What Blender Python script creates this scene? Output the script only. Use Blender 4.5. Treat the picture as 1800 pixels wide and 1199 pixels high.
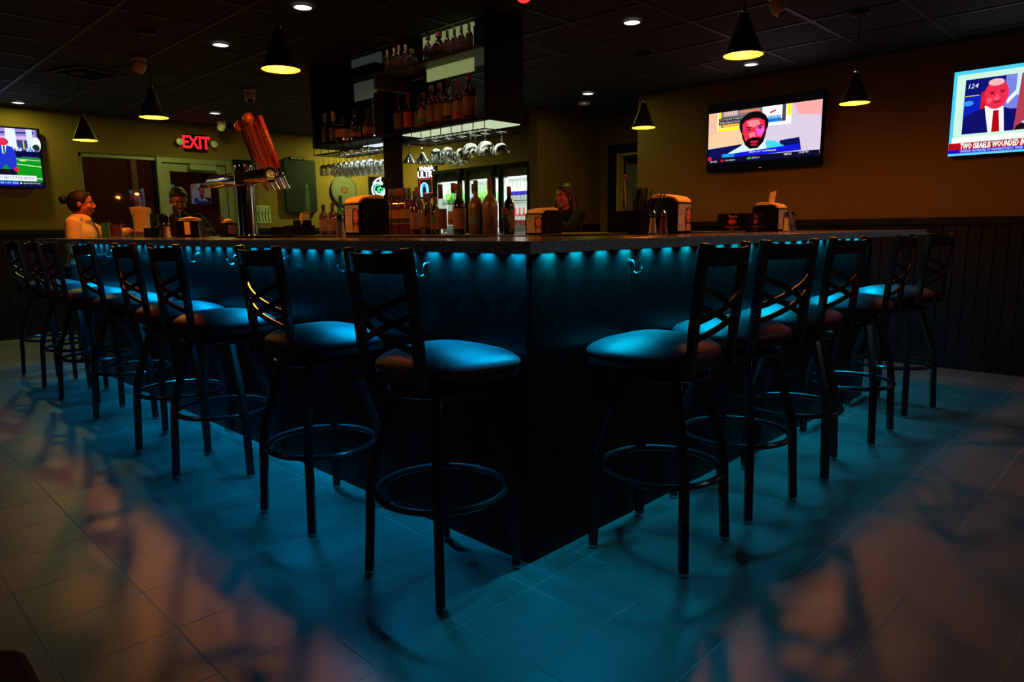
import bpy, math, random
from mathutils import Vector, Matrix, Euler
random.seed(7)
PI = math.pi
C = bpy.context.scene.collection
SC = bpy.context.scene
for o in list(bpy.data.objects):
    bpy.data.objects.remove(o)

# ------------------------------------------------------------------ camera
FPX, YAW, PITCH, ROLL = 1217.34, 0.7791, -0.16, -0.0114
CAM = Vector((-1.5704, -1.4832, 1.1021))
fw = Vector((math.cos(PITCH)*math.cos(YAW), math.cos(PITCH)*math.sin(YAW), math.sin(PITCH)))
rt = fw.cross(Vector((0, 0, 1))).normalized()
up = rt.cross(fw)
rt2 = math.cos(ROLL)*rt + math.sin(ROLL)*up
up2 = -math.sin(ROLL)*rt + math.cos(ROLL)*up
cd = bpy.data.cameras.new('camera')
cd.sensor_width = 36.0
cd.lens = FPX/1800*36.0
cd.clip_start = 0.05
co = bpy.data.objects.new('camera', cd)
C.objects.link(co)
mw = Matrix((rt2, up2, -fw)).transposed().to_4x4()
mw.translation = CAM
co.matrix_world = mw
SC.camera = co
# ------------------------------------------------------------------ view, world
SC.view_settings.view_transform = 'Standard'
SC.view_settings.look = 'None'
SC.view_settings.gamma = 1.0
SC.view_settings.use_curve_mapping = False
SC.view_settings.exposure = 0.0
W = bpy.data.worlds.new('world')
SC.world = W
W.use_nodes = True
W.node_tree.nodes['Background'].inputs[0].default_value = (0.02, 0.03, 0.035, 1)
W.node_tree.nodes['Background'].inputs[1].default_value = 0.02
# light levels, tuned together
P_PENDANT = 22.0
COL_PENDANT = (1.0, 0.30, 0.03)
P_LED = 2.1
COL_LED_LEFT = (0.0, 0.40, 0.92)
COL_LED_RIGHT = (0.0, 0.50, 0.88)
P_DOWN = 0.45
COL_DOWN = (0.82, 1.0, 0.16)
P_RACK = 1.1


def lamp(name, kind, loc, power, col, size=0.02, rot=(0, 0, 0), sy=None, parent=None, spread=None):
    l = bpy.data.lights.new(name, kind)
    l.energy = power
    l.color = col
    if kind == 'AREA':
        if sy:
            l.shape = 'RECTANGLE'; l.size = size; l.size_y = sy
        else:
            l.shape = 'DISK'; l.size = size
        if spread: l.spread = spread
    else:
        l.shadow_soft_size = size
    o = bpy.data.objects.new(name, l)
    o.location = loc
    o.rotation_euler = rot
    C.objects.link(o)
    if parent: o.parent = parent
    return o


# ------------------------------------------------------------------ materials
def lin(c):
    return tuple((x/12.92 if x <= 0.04045 else ((x+0.055)/1.055)**2.4) for x in c)


def rgb(r, g, b):
    return lin((r/255, g/255, b/255))


MATS = {}


def M(name, col, rough=0.5, metal=0.0, spec=0.5, emis=None, es=0.0, noise=None, coat=0.0, bump=None, rand=0.0, grain=None):
    if name in MATS: return MATS[name]
    m = bpy.data.materials.new(name)
    m.use_nodes = True
    nt = m.node_tree
    b = nt.nodes['Principled BSDF']
    b.inputs['Base Color'].default_value = (*col, 1)
    b.inputs['Roughness'].default_value = rough
    b.inputs['Metallic'].default_value = metal
    b.inputs['Specular IOR Level'].default_value = spec
    if coat: b.inputs['Coat Weight'].default_value = coat; b.inputs['Coat Roughness'].default_value = 0.08
    if emis:
        b.inputs['Emission Color'].default_value = (*emis, 1)
        b.inputs['Emission Strength'].default_value = es
    tc = None
    if noise or bump or grain:
        tc = nt.nodes.new('ShaderNodeTexCoord')
    src = None
    if noise:
        sc, amt, col2 = noise
        n = nt.nodes.new('ShaderNodeTexNoise')
        n.inputs['Scale'].default_value = sc
        n.inputs['Detail'].default_value = 5
        nt.links.new(tc.outputs['Object'], n.inputs['Vector'])
        r = nt.nodes.new('ShaderNodeValToRGB')
        r.color_ramp.elements[0].position = 0.5-amt
        r.color_ramp.elements[1].position = 0.5+amt
        r.color_ramp.elements[0].color = (*col, 1)
        r.color_ramp.elements[1].color = (*col2, 1)
        nt.links.new(n.outputs['Fac'], r.inputs['Fac'])
        src = r.outputs['Color']
    if rand:
        oi = nt.nodes.new('ShaderNodeObjectInfo')
        mr = nt.nodes.new('ShaderNodeMapRange')
        mr.inputs['To Min'].default_value = 1-rand
        mr.inputs['To Max'].default_value = 1+rand
        nt.links.new(oi.outputs['Random'], mr.inputs['Value'])
        h = nt.nodes.new('ShaderNodeVectorMath'); h.operation = 'SCALE'
        if src: nt.links.new(src, h.inputs[0])
        else: h.inputs[0].default_value = col
        nt.links.new(mr.outputs['Result'], h.inputs['Scale'])
        src = h.outputs['Vector']
    if src: nt.links.new(src, b.inputs['Base Color'])
    if bump:
        sc, st = bump
        n = nt.nodes.new('ShaderNodeTexNoise')
        n.inputs['Scale'].default_value = sc
        n.inputs['Detail'].default_value = 4
        nt.links.new(tc.outputs['Object'], n.inputs['Vector'])
        bp = nt.nodes.new('ShaderNodeBump')
        bp.inputs['Strength'].default_value = st
        bp.inputs['Distance'].default_value = 0.01
        nt.links.new(n.outputs['Fac'], bp.inputs['Height'])
        nt.links.new(bp.outputs['Normal'], b.inputs['Normal'])
    MATS[name] = m
    return m


def EM(name, col, s):
    if name in MATS: return MATS[name]
    m = bpy.data.materials.new(name)
    m.use_nodes = True
    nt = m.node_tree
    nt.nodes.clear()
    e = nt.nodes.new('ShaderNodeEmission')
    e.inputs[0].default_value = (*col, 1)
    e.inputs[1].default_value = s
    o = nt.nodes.new('ShaderNodeOutputMaterial')
    nt.links.new(e.outputs[0], o.inputs[0])
    MATS[name] = m
    return m


def SCREEN(name, s):
    m = bpy.data.materials.new(name)
    m.use_nodes = True
    nt = m.node_tree
    nt.nodes.clear()
    a = nt.nodes.new('ShaderNodeAttribute'); a.attribute_name = 'Col'
    e = nt.nodes.new('ShaderNodeEmission'); e.inputs[1].default_value = s
    o = nt.nodes.new('ShaderNodeOutputMaterial')
    nt.links.new(a.outputs['Color'], e.inputs[0])
    nt.links.new(e.outputs[0], o.inputs[0])
    return m


def GLASS(name, tint, rough=0.03, refl=0.6):
    m = bpy.data.materials.new(name)
    m.use_nodes = True
    nt = m.node_tree
    nt.nodes.clear()
    t = nt.nodes.new('ShaderNodeBsdfTransparent'); t.inputs[0].default_value = (*tint, 1)
    g = nt.nodes.new('ShaderNodeBsdfGlossy'); g.inputs['Roughness'].default_value = rough
    g.inputs[0].default_value = (0.95, 0.95, 0.95, 1)
    fc = nt.nodes.new('ShaderNodeLayerWeight'); fc.inputs['Blend'].default_value = 0.5
    pw = nt.nodes.new('ShaderNodeMath'); pw.operation = 'POWER'; pw.inputs[1].default_value = 3.4
    lw = nt.nodes.new('ShaderNodeMath'); lw.operation = 'MULTIPLY_ADD'; lw.inputs[1].default_value = refl; lw.inputs[2].default_value = 0.055
    nt.links.new(fc.outputs['Facing'], pw.inputs[0]); nt.links.new(pw.outputs[0], lw.inputs[0])
    mx = nt.nodes.new('ShaderNodeMixShader')
    o = nt.nodes.new('ShaderNodeOutputMaterial')
    nt.links.new(lw.outputs[0], mx.inputs[0])
    nt.links.new(t.outputs[0], mx.inputs[1])
    nt.links.new(g.outputs[0], mx.inputs[2])
    nt.links.new(mx.outputs[0], o.inputs[0])
    return m


m_tile = M('floor_tile', (0.112, 0.104, 0.092), 0.42, noise=(5.0, 0.22, (0.086, 0.080, 0.072)), rand=0.07, bump=(60, 0.05))
m_grout = M('grout', (0.20, 0.19, 0.165), 0.9)
m_wall = M('wall_paint', (0.125, 0.066, 0.0085), 0.85, noise=(1.2, 0.3, (0.110, 0.058, 0.0075)), bump=(90, 0.06))
m_wains = M('black_wainscot', (0.004, 0.0045, 0.0045), 0.6, spec=0.12)
m_ceil = M('ceiling_tile_black', (0.010, 0.0095, 0.008), 0.85, bump=(120, 0.1))
m_tbar = M('ceiling_grid', (0.042, 0.042, 0.04), 0.55)
m_blackm = M('black_metal', (0.009, 0.0095, 0.010), 0.24, spec=0.5)
m_vinyl = M('seat_vinyl', (0.125, 0.024, 0.028), 0.47, spec=0.36, bump=(45, 0.04))
m_panel = M('bar_panel_black', (0.0026, 0.0028, 0.0022), 0.30, spec=0.12, noise=(22, 0.12, (0.0044, 0.0048, 0.0038)), bump=(30, 0.06))
m_granite = M('speckled_granite', (0.32, 0.34, 0.36), 0.32, noise=(190, 0.10, (0.75, 0.77, 0.79)), spec=0.8)
m_black = M('black_plastic', (0.0025, 0.0028, 0.0034), 0.6, spec=0.05)
m_mat = M('rubber_mat', (0.01, 0.01, 0.01), 0.7)
m_chrome = M('chrome', (0.80, 0.80, 0.82), 0.07, metal=1.0)
m_steel = M('brushed_steel', (0.55, 0.55, 0.55), 0.3, metal=1.0)
m_cab = M('black_cabinet', (0.003, 0.0035, 0.005), 0.55, spec=0.06)
m_alu = M('aluminium', (0.16, 0.165, 0.14), 0.45, metal=0.3)
m_glass = GLASS('clear_glass', (0.93, 0.95, 0.95), 0.015, 0.9)
m_stem = bpy.data.materials.new('stemware_glass')
m_stem.use_nodes = True
_nt = m_stem.node_tree
_nt.nodes.clear()
_g = _nt.nodes.new('ShaderNodeBsdfGlass'); _g.inputs['IOR'].default_value = 1.22; _g.inputs['Roughness'].default_value = 0.01
_t = _nt.nodes.new('ShaderNodeBsdfTransparent'); _t.inputs[0].default_value = (.9, .92, .92, 1)
_x = _nt.nodes.new('ShaderNodeMixShader'); _x.inputs[0].default_value = 0.75
_o = _nt.nodes.new('ShaderNodeOutputMaterial')
_nt.links.new(_t.outputs[0], _x.inputs[1]); _nt.links.new(_g.outputs[0], _x.inputs[2]); _nt.links.new(_x.outputs[0], _o.inputs[0])
m_amber = GLASS('amber_drink', (0.45, 0.12, 0.03), 0.05, 0.4)
m_pane = GLASS('window_pane', (0.75, 0.78, 0.75), 0.02, 0.55)
m_napkin = M('paper_napkin', (0.85, 0.56, 0.24), 0.8)
m_white = M('white_plastic', (0.62, 0.60, 0.58), 0.5)
m_dim = M('dark_brown_wall', (0.19, 0.06, 0.03), 0.8)


# ------------------------------------------------------------------ mesh builder
class B:
    def __init__(s):
        s.v = []; s.f = []; s.fm = []; s.m = 0; s.X = Matrix.Identity(4)

    def add(s, vs, fs):
        n = len(s.v)
        s.v += [tuple(s.X @ Vector(p)) for p in vs]
        s.f += [tuple(n+i for i in f) for f in fs]
        s.fm += [s.m]*len(fs)
        return s

    def box(s, x0, x1, y0, y1, z0, z1):
        return s.add([(x0, y0, z0), (x1, y0, z0), (x1, y1, z0), (x0, y1, z0), (x0, y0, z1), (x1, y0, z1), (x1, y1, z1), (x0, y1, z1)],
                     [(0, 3, 2, 1), (4, 5, 6, 7), (0, 1, 5, 4), (1, 2, 6, 5), (2, 3, 7, 6), (3, 0, 4, 7)])

    def lathe(s, prof, seg=20, c=(0, 0, 0), caps=True):
        vs = []; fs = []
        for r, z in prof:
            for i in range(seg):
                a = 2*PI*i/seg
                vs.append((c[0]+r*math.cos(a), c[1]+r*math.sin(a), c[2]+z))
        for k in range(len(prof)-1):
            for i in range(seg):
                j = (i+1) % seg
                fs.append((k*seg+i, k*seg+j, (k+1)*seg+j, (k+1)*seg+i))
        if caps:
            fs.append(tuple(range(seg))[::-1])
            fs.append(tuple((len(prof)-1)*seg+i for i in range(seg)))
        return s.add(vs, fs)

    def tube(s, path, r, seg=8, closed=False, square=None, caps=True, upv=None):
        """r: number or list; square=(w,d) gives a rectangular section"""
        P = [Vector(p) for p in path]
        n = len(P)
        vs = []; fs = []
        prev = None
        for i in range(n):
            if closed: t = (P[(i+1) % n]-P[i-1]).normalized()
            elif i == 0: t = (P[1]-P[0]).normalized()
            elif i == n-1: t = (P[-1]-P[-2]).normalized()
            else: t = ((P[i+1]-P[i]).normalized()+(P[i]-P[i-1]).normalized()).normalized()
            if prev is None:
                ref = Vector(upv) if upv else (Vector((0, 0, 1)) if abs(t.z) < 0.9 else Vector((1, 0, 0)))
                a = (ref-t*ref.dot(t)).normalized()
            else:
                a = (prev-t*prev.dot(t)).normalized()
            prev = a
            b = t.cross(a)
            rr = r[i] if isinstance(r, (list, tuple)) else r
            if square:
                w, d = square[0]/2, square[1]/2
                for sa, sb in ((1, 1), (-1, 1), (-1, -1), (1, -1)):
                    vs.append(tuple(P[i]+a*w*sa+b*d*sb))
            else:
                for k in range(seg):
                    q = 2*PI*k/seg
                    vs.append(tuple(P[i]+a*rr*math.cos(q)+b*rr*math.sin(q)))
        sg = 4 if square else seg
        for i in range(n if closed else n-1):
            j = (i+1) % n
            for k in range(sg):
                l = (k+1) % sg
                fs.append((i*sg+k, i*sg+l, j*sg+l, j*sg+k))
        if caps and not closed:
            fs.append(tuple(range(sg))[::-1])
            fs.append(tuple((n-1)*sg+k for k in range(sg)))
        return s.add(vs, fs)

    def prism(s, poly, z0, z1):
        n = len(poly)
        vs = [(x, y, z0) for x, y in poly]+[(x, y, z1) for x, y in poly]
        fs = [tuple(range(n))[::-1], tuple(range(n, 2*n))]
        fs += [(i, (i+1) % n, n+(i+1) % n, n+i) for i in range(n)]
        return s.add(vs, fs)

    def ball(s, c, r, seg=14, rings=9, squash=(1, 1, 1)):
        vs = [(c[0], c[1], c[2]-r*squash[2])]
        for k in range(1, rings):
            a = -PI/2+PI*k/rings
            for i in range(seg):
                q = 2*PI*i/seg
                vs.append((c[0]+r*squash[0]*math.cos(a)*math.cos(q), c[1]+r*squash[1]*math.cos(a)*math.sin(q), c[2]+r*squash[2]*math.sin(a)))
        vs.append((c[0], c[1], c[2]+r*squash[2]))
        fs = []
        for i in range(seg):
            j = (i+1) % seg
            fs.append((0, 1+j, 1+i))
            for k in range(rings-2):
                fs.append((1+k*seg+i, 1+k*seg+j, 1+(k+1)*seg+j, 1+(k+1)*seg+i))
            fs.append((1+(rings-2)*seg+i, 1+(rings-2)*seg+j, len(vs)-1))
        return s.add(vs, fs)

    def text(s, body, size, depth=0.0008, align='CENTER', spacing=1.0, bold=0.0):
        cu = bpy.data.curves.new('t', 'FONT')
        cu.body = body; cu.size = size; cu.extrude = depth; cu.align_x = align; cu.align_y = 'CENTER'
        cu.space_character = spacing
        cu.offset = bold
        cu.resolution_u = 2
        o = bpy.data.objects.new('t', cu)
        me = bpy.data.meshes.new_from_object(o)
        s.add([tuple(v.co) for v in me.vertices], [tuple(p.vertices) for p in me.polygons])
        bpy.data.objects.remove(o); bpy.data.meshes.remove(me); bpy.data.curves.remove(cu)
        return s

    def build(s, name, mats, parent=None, loc=(0, 0, 0), rz=0, rot=None, smooth=35, bev=0, bseg=2):
        me = bpy.data.meshes.new(name)
        me.from_pydata(s.v, [], s.f)
        if not isinstance(mats, (list, tuple)): mats = [mats]
        for m in mats: me.materials.append(m)
        if len(mats) > 1: me.polygons.foreach_set('material_index', s.fm)
        if smooth:
            me.polygons.foreach_set('use_smooth', [True]*len(me.polygons))
            me.set_sharp_from_angle(angle=math.radians(smooth))
        o = bpy.data.objects.new(name, me)
        o.location = loc
        o.rotation_euler = rot if rot else (0, 0, rz)
        C.objects.link(o)
        if parent: o.parent = parent
        if bev:
            md = o.modifiers.new('bevel', 'BEVEL')
            md.width = bev; md.segments = bseg; md.limit_method = 'ANGLE'; md.angle_limit = math.radians(40)
        return o


def T(x=0, y=0, z=0, rz=0, rx=0, ry=0, s=1.0):
    return Matrix.Translation((x, y, z)) @ Euler((rx, ry, rz)).to_matrix().to_4x4() @ Matrix.Scale(s, 4)


def tag(o, label, cat, group=None):
    o['label'] = label; o['category'] = cat
    if group: o['group'] = group
    return o


def thing(name, label, cat, loc=(0, 0, 0), rz=0, group=None, rot=None):
    o = bpy.data.objects.new(name, None)
    o.empty_display_size = 0.05
    o.location = loc
    o.rotation_euler = rot if rot else (0, 0, rz)
    C.objects.link(o)
    return tag(o, label, cat, group)


def struct(o):
    o['kind'] = 'structure'
    return o


def stuff(o):
    o['kind'] = 'stuff'
    return o


def copy_tree(o, parent=None):
    c = o.copy()
    C.objects.link(c)
    c.parent = parent
    for ch in list(o.children):
        copy_tree(ch, c)
    return c


def BX(name, mat, parent, x0, x1, y0, y1, z0, z1, bev=0, **k):
    return B().box(x0, x1, y0, y1, z0, z1).build(name, mat, parent, bev=bev, **k)


class Canvas:
    """flat picture made of coloured shapes; u to the right, v down, both 0..1 of w x h; lies in local XZ plane facing -Y"""
    def __init__(s, w, h):
        s.w, s.h = w, h; s.v = []; s.f = []; s.c = []; s.k = 0

    def poly(s, pts, col):
        s.k += 1
        n = len(s.v)
        for u, v in pts:
            s.v.append(((u-0.5)*s.w, -0.00012*s.k, (0.5-v)*s.h))
        # orient towards -Y
        a = sum((pts[i][0]*pts[(i+1) % len(pts)][1]-pts[(i+1) % len(pts)][0]*pts[i][1]) for i in range(len(pts)))
        idx = list(range(n, n+len(pts)))
        s.f.append(idx if a < 0 else idx[::-1]); s.c.append(lin(tuple(x/255 for x in col)))
        return s

    def rect(s, u0, v0, u1, v1, col):
        return s.poly([(u0, v0), (u1, v0), (u1, v1), (u0, v1)], col)

    def ell(s, u, v, ru, rv, col, seg=20, a0=0, a1=2*PI):
        return s.poly([(u+ru*math.cos(a0+(a1-a0)*i/seg), v+rv*math.sin(a0+(a1-a0)*i/seg)) for i in range(seg)], col)

    def text(s, body, u, v, size, col, align='LEFT', shear=0, spacing=1.0, sx=1.0, bold=0.0):
        s.k += 1
        cu = bpy.data.curves.new('t', 'FONT')
        cu.body = body; cu.size = size; cu.align_x = align; cu.align_y = 'CENTER'; cu.shear = shear
        cu.resolution_u = 1; cu.space_character = spacing; cu.offset = bold
        o = bpy.data.objects.new('t', cu)
        me = bpy.data.meshes.new_from_object(o)
        n = len(s.v)
        for p in me.vertices:
            s.v.append(((u-0.5)*s.w+p.co.x*sx, -0.00012*s.k, (0.5-v)*s.h+p.co.y))
        for p in me.polygons:
            s.f.append([n+i for i in p.vertices]); s.c.append(lin(tuple(x/255 for x in col)))
        bpy.data.objects.remove(o); bpy.data.meshes.remove(me); bpy.data.curves.remove(cu)
        return s

    def build(s, name, mat, parent, loc=(0, 0, 0), rz=0, rot=None):
        me = bpy.data.meshes.new(name)
        me.from_pydata(s.v, [], s.f)
        at = me.color_attributes.new('Col', 'FLOAT_COLOR', 'CORNER')
        i = 0
        for p, c in zip(me.polygons, s.c):
            for _ in p.vertices:
                at.data[i].color = (*c, 1); i += 1
        me.materials.append(mat)
        o = bpy.data.objects.new(name, me)
        o.location = loc
        o.rotation_euler = rot if rot else (0, 0, rz)
        C.objects.link(o)
        o.parent = parent
        return o


def PRINT(name, rough=0.6):
    """printed paper: reflects the colour of the canvas"""
    m = bpy.data.materials.new(name)
    m.use_nodes = True
    nt = m.node_tree
    a = nt.nodes.new('ShaderNodeAttribute'); a.attribute_name = 'Col'
    b = nt.nodes['Principled BSDF']
    b.inputs['Roughness'].default_value = rough
    nt.links.new(a.outputs['Color'], b.inputs['Base Color'])
    return m


m_print = PRINT('printed_card')

# ================================================================== SETTING
HC = 2.41                                   # ceiling height
XR, YR = 4.56, 2.73                         # right wall plane, and where it ends
XB, YB = 5.0, 7.45                          # back wall, left wall
GT = 0.2848                                 # floor tile pitch
GX, GY = -0.1045, -0.1075


def seen(x, y, z, m=1.06):
    d = Vector((x, y, z))-CAM
    zc = d.dot(fw)
    if zc < 0.25: return None
    u = FPX*d.dot(rt2)/zc/900; v = FPX*d.dot(up2)/zc/599.5
    return zc if abs(u) < m and abs(v) < m else None


# --- floor
floor = struct(B().box(-4.2, 7.2, -4.2, 9.2, -0.08, -0.0006).build('floor', m_grout, smooth=0))
tb = B()
h = GT/2-0.0013
tb.add([(-h, -h, -0.0010), (h, -h, -0.0010), (h, h, -0.0010), (-h, h, -0.0010),
        (-h+.001, -h+.001, 0), (h-.001, -h+.001, 0), (h-.001, h-.001, 0), (-h+.001, h-.001, 0)],
       [(4, 5, 6, 7), (0, 1, 5, 4), (1, 2, 6, 5), (2, 3, 7, 6), (3, 0, 4, 7)])
cand = []
rest = []
for i in range(-14, 21):
    for j in range(-10, 29):
        x, y = GX+(i+.5)*GT, GY+(j+.5)*GT
        if 0.15 < x < 3.05 and 0.15 < y < 4.9: continue
        if x > XR+.1 or y > YB+.1: continue
        z = min((seen(x+a*h, y+b*h, 0) or 99) for a in (-1, 1) for b in (-1, 1))
        (cand if z < 98 else rest).append((z, x, y))
cand.sort()
rest += cand[300:]
first = None
for z, x, y in cand[:300]:
    if first is None:
        first = tb.build('tile', m_tile, floor, smooth=0); o = first
    else:
        o = first.copy(); C.objects.link(o)
    o.location = (x, y, 0)
rb = B()
for z, x, y in rest:
    rb.X = T(x, y, 0); rb.add(tb.v, tb.f)
stuff(rb.build('tile', m_tile, floor, smooth=0))

# --- ceiling: lay-in tiles on a grid
PT = 0.5505
ceiling = struct(B().box(-4.2, 7.2, -4.2, 9.2, HC+.03, HC+.10).build('ceiling', m_ceil, smooth=0))
cb = B()
g = PT/2-.012
cb.box(-g, g, -g, g, HC+.006, HC+.018)
first = None
for i in range(-9, 8):
    for j in range(-6, 11):
        x, y = 2.09+(i+.5)*PT, 1.565+(j+.5)*PT
        if not any(seen(x+a*g, y+b*g, HC, 1.02) for a in (-1, 0, 1) for b in (-1, 0, 1)): continue
        if x > 5.6 or y > 7.7 or (x > XR+.3 and y < 2.4): continue
        if first is None:
            first = cb.build('ceiling_tile', m_ceil, ceiling, smooth=0); o = first
        else:
            o = first.copy(); C.objects.link(o)
        o.location = (x, y, 0)
for i in range(-9, 8):
    x = 2.09+i*PT
    if -3 < x < 5.5: BX('grid_bar', m_tbar, ceiling, x-.012, x+.012, -4, 7.45, HC, HC+.02, smooth=0)
for j in range(-6, 11):
    y = 1.565+j*PT
    if -3 < y < 7.4: BX('grid_bar', m_tbar, ceiling, -4, 5.5, y-.012, y+.012, HC+.0005, HC+.02, smooth=0)

# --- walls
wall_right = struct(BX('wall_right', m_wall, None, XR, XR+.12, -4.2, YR, 0, HC+.03, smooth=0))
WZ = 1.155


def wainscot(parent, axis, c, a0, a1, face):
    """vertical boards with a cap rail; axis 'x' = wall lies in a plane x=c"""
    w = 0.085
    n = int(round((a1-a0)/w)); w = (a1-a0)/n
    bb = B()
    e = .004
    pr = [(-w/2+.0012, 0), (-w/2+.0012, .010), (-w/2+e, .014), (w/2-e, .014), (w/2-.0012, .010), (w/2-.0012, 0)]
    if axis == 'x': bb.prism([(-d*1.0, t) for t, d in pr], .09, WZ-.05)
    else: bb.prism([(t, -d) for t, d in pr], .09, WZ-.05)
    first = None
    for k in range(n):
        t = a0+(k+.5)*w
        if first is None: first = bb.build('board', m_wains, parent, smooth=0); o = first
        else: o = first.copy(); C.objects.link(o)
        o.location = (c, t, 0) if axis == 'x' else (t, c, 0)
    if axis == 'x':
        BX('baseboard', m_wains, parent, c-.02, c, a0, a1, 0, .095, bev=.004)
        BX('cap_rail', m_wains, parent, c-.028, c, a0, a1, WZ-.055, WZ, bev=.006)
    else:
        BX('baseboard', m_wains, parent, a0, a1, c-.02, c, 0, .095, bev=.004)
        BX('cap_rail', m_wains, parent, a0, a1, c-.028, c, WZ-.055, WZ, bev=.006)


wainscot(wall_right, 'x', XR, -1.6, YR, -1)
wall_end = struct(BX('wall_return', m_wall, None, XR+.12, 5.4, YR-.12, YR, 0, HC+.03, smooth=0))
# recess wall with the doorway
wall_recess = struct(B().box(5.4, 5.5, YR, 2.86, 0, HC+.03).box(5.4, 5.5, 3.62, 3.85, 0, HC+.03).box(5.4, 5.5, 2.86, 3.62, 1.99, HC+.03).build('wall_recess', m_wall, smooth=0))
BX('baseboard', m_wains, wall_recess, 5.38, 5.4, 3.70, 3.85, 0, .1)
door_2 = struct(B().box(5.36, 5.40, 3.60, 3.70, 0, 2.08).box(5.36, 5.40, 2.78, 2.87, 0, 2.08).box(5.36, 5.40, 2.87, 3.60, 1.98, 2.08).build('door_2', m_wains))
m_jamb = M('yellow_lit_jamb', (0.62, 0.43, 0.08), 0.6)  # yellow light falling on the jamb is put into its colour
B().box(5.40, 5.52, 3.585, 3.62, 0, 1.99).box(5.40, 5.52, 2.86, 3.585, 1.955, 1.99).build('jamb', m_jamb, door_2)
m_grey = M('grey_door_face', (0.16, 0.15, 0.145), 0.6)
dl = BX('door_leaf', m_grey, door_2, 5.55, 5.59, 2.86, 3.57, .01, 1.95, bev=.003)
BX('closer', m_black, door_2, 5.50, 5.56, 3.28, 3.52, 1.87, 1.93, bev=.006)
BX('wall_beyond', m_wall, wall_recess, 6.6, 6.7, 2.4, 4.0, 0, HC, smooth=0)
# partition beside the coolers
wall_partition = struct(BX('wall_partition', m_wall, None, 4.27, 5.5, 3.85, 3.95, 0, HC+.03, smooth=0))
wainscot(wall_partition, 'y', 3.85, 4.28, 5.38, -1)
BX('trim', m_wall, wall_partition, 4.25, 4.27, 3.835, 3.96, 0, HC, bev=.003)
# back wall behind the coolers
wall_back = struct(BX('wall_back', m_wall, None, XB, XB+.12, 3.95, YB+.12, 0, HC+.03, smooth=0))
# left wall with window and door openings
WX0, WX1, DX0, DX1 = 0.69, 1.50, 1.56, 2.40
LW = B()
LW.box(-4.2, WX0, YB, YB+.14, 0, HC+.03)
LW.box(WX0, DX1, YB, YB+.14, 2.0, HC+.03)
LW.box(WX0, DX0-.03, YB, YB+.14, 0, .55)
LW.box(DX1, XB+.12, YB, YB+.14, 0, HC+.03)
wall_left = struct(LW.build('wall_left', m_wall, smooth=0))
wainscot(wall_left, 'y', YB, -2.6, WX0-.02, -1)
wainscot(wall_left, 'y', YB, 2.72, 4.98, -1)
wall_side = struct(BX('wall_side', m_wall, None, -4.3, -4.2, -4.2, YB, 0, HC+.03, smooth=0))
wall_front = struct(BX('wall_front', m_wall, None, -4.3, XR+.12, -4.3, -4.2, 0, HC+.03, smooth=0))
# window: aluminium frame, glass, the dark lobby outside
window_1 = struct(B().box(WX0, WX0+.035, YB+.02, YB+.10, .55, 2.0).box(WX0, WX1+.02, YB+.02, YB+.10, 1.955, 2.0)
                  .box(WX0, WX1+.02, YB+.02, YB+.10, .55, .60).build('window_1', m_alu, bev=.003))
BX('pane', m_pane, window_1, WX0+.03, WX1, YB+.05, YB+.058, .59, 1.96, smooth=0)
BX('inner_stop', m_black, window_1, WX1-.03, WX1+.005, YB+.03, YB+.09, .59, 1.96)
door_1 = struct(B().box(WX1, DX0, YB-.01, YB+.10, 0, 2.0).box(DX1-.06, DX1, YB-.01, YB+.10, 0, 2.0)
                .box(DX0, DX1-.06, YB-.005, YB+.10, 1.94, 2.0).build('door_1', m_alu, bev=.003))
B().box(DX0+.005, DX0+.09, YB+.02, YB+.07, .02, 1.93).box(DX1-.16, DX1-.07, YB+.02, YB+.07, .02, 1.93).box(DX0+.09, DX1-.16, YB+.02, YB+.07, 1.84, 1.93) \
    .box(DX0+.09, DX1-.16, YB+.02, YB+.07, .02, .20).build('door_leaf', m_alu, door_1, bev=.003)
BX('pane', m_pane, door_1, DX0+.088, DX1-.158, YB+.04, YB+.046, .19, 1.85, smooth=0)
BX('door_closer', m_alu, door_1, DX0+.30, DX0+.62, YB-.07, YB-.01, 1.86, 1.93, bev=.008)
BX('push_bar', m_steel, door_1, DX0+.12, DX1-.19, YB-.035, YB-.005, 1.0, 1.05, bev=.006)
# the lobby outside
wall_outside = struct(BX('wall_outside', m_dim, None, -1.0, 4.0, 9.1, 9.2, 0, 2.6, smooth=0))
BX('trim', M('tan_post', (0.50, 0.30, 0.06), .7), wall_outside, 1.66, 1.73, 8.86, 8.93, 0, 2.4)
trim_1 = struct(BX('trim_1', M('olive_post', (0.34, 0.33, 0.08), .7), None, 2.52, 2.60, 7.86, 7.94, 0, 2.4))
lamp('lobby_light', 'POINT', (1.5, 8.1, 2.3), 5.0, (1.0, .55, .3), .15)
# vertical blind stacked beside the door
bl = thing('vertical_blind', 'dark grey vertical blind gathered beside the glass exit door', 'blind', (2.44, YB-.03, 0))
BX('head_rail', m_black, bl, -.02, .24, -.04, .02, 1.96, 2.02)
m_slat = M('blind_slat', (0.07, 0.055, 0.06), .6)
sb = B().box(-.004, .004, -.04, .02, .3, 1.96)
fs = None
for k in range(9):
    if fs is None: fs = sb.build('slat', m_slat, bl); o = fs
    else: o = fs.copy(); C.objects.link(o)
    o.location = (.01+k*.025, 0, 0); o.rotation_euler = (0, 0, .5)

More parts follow.
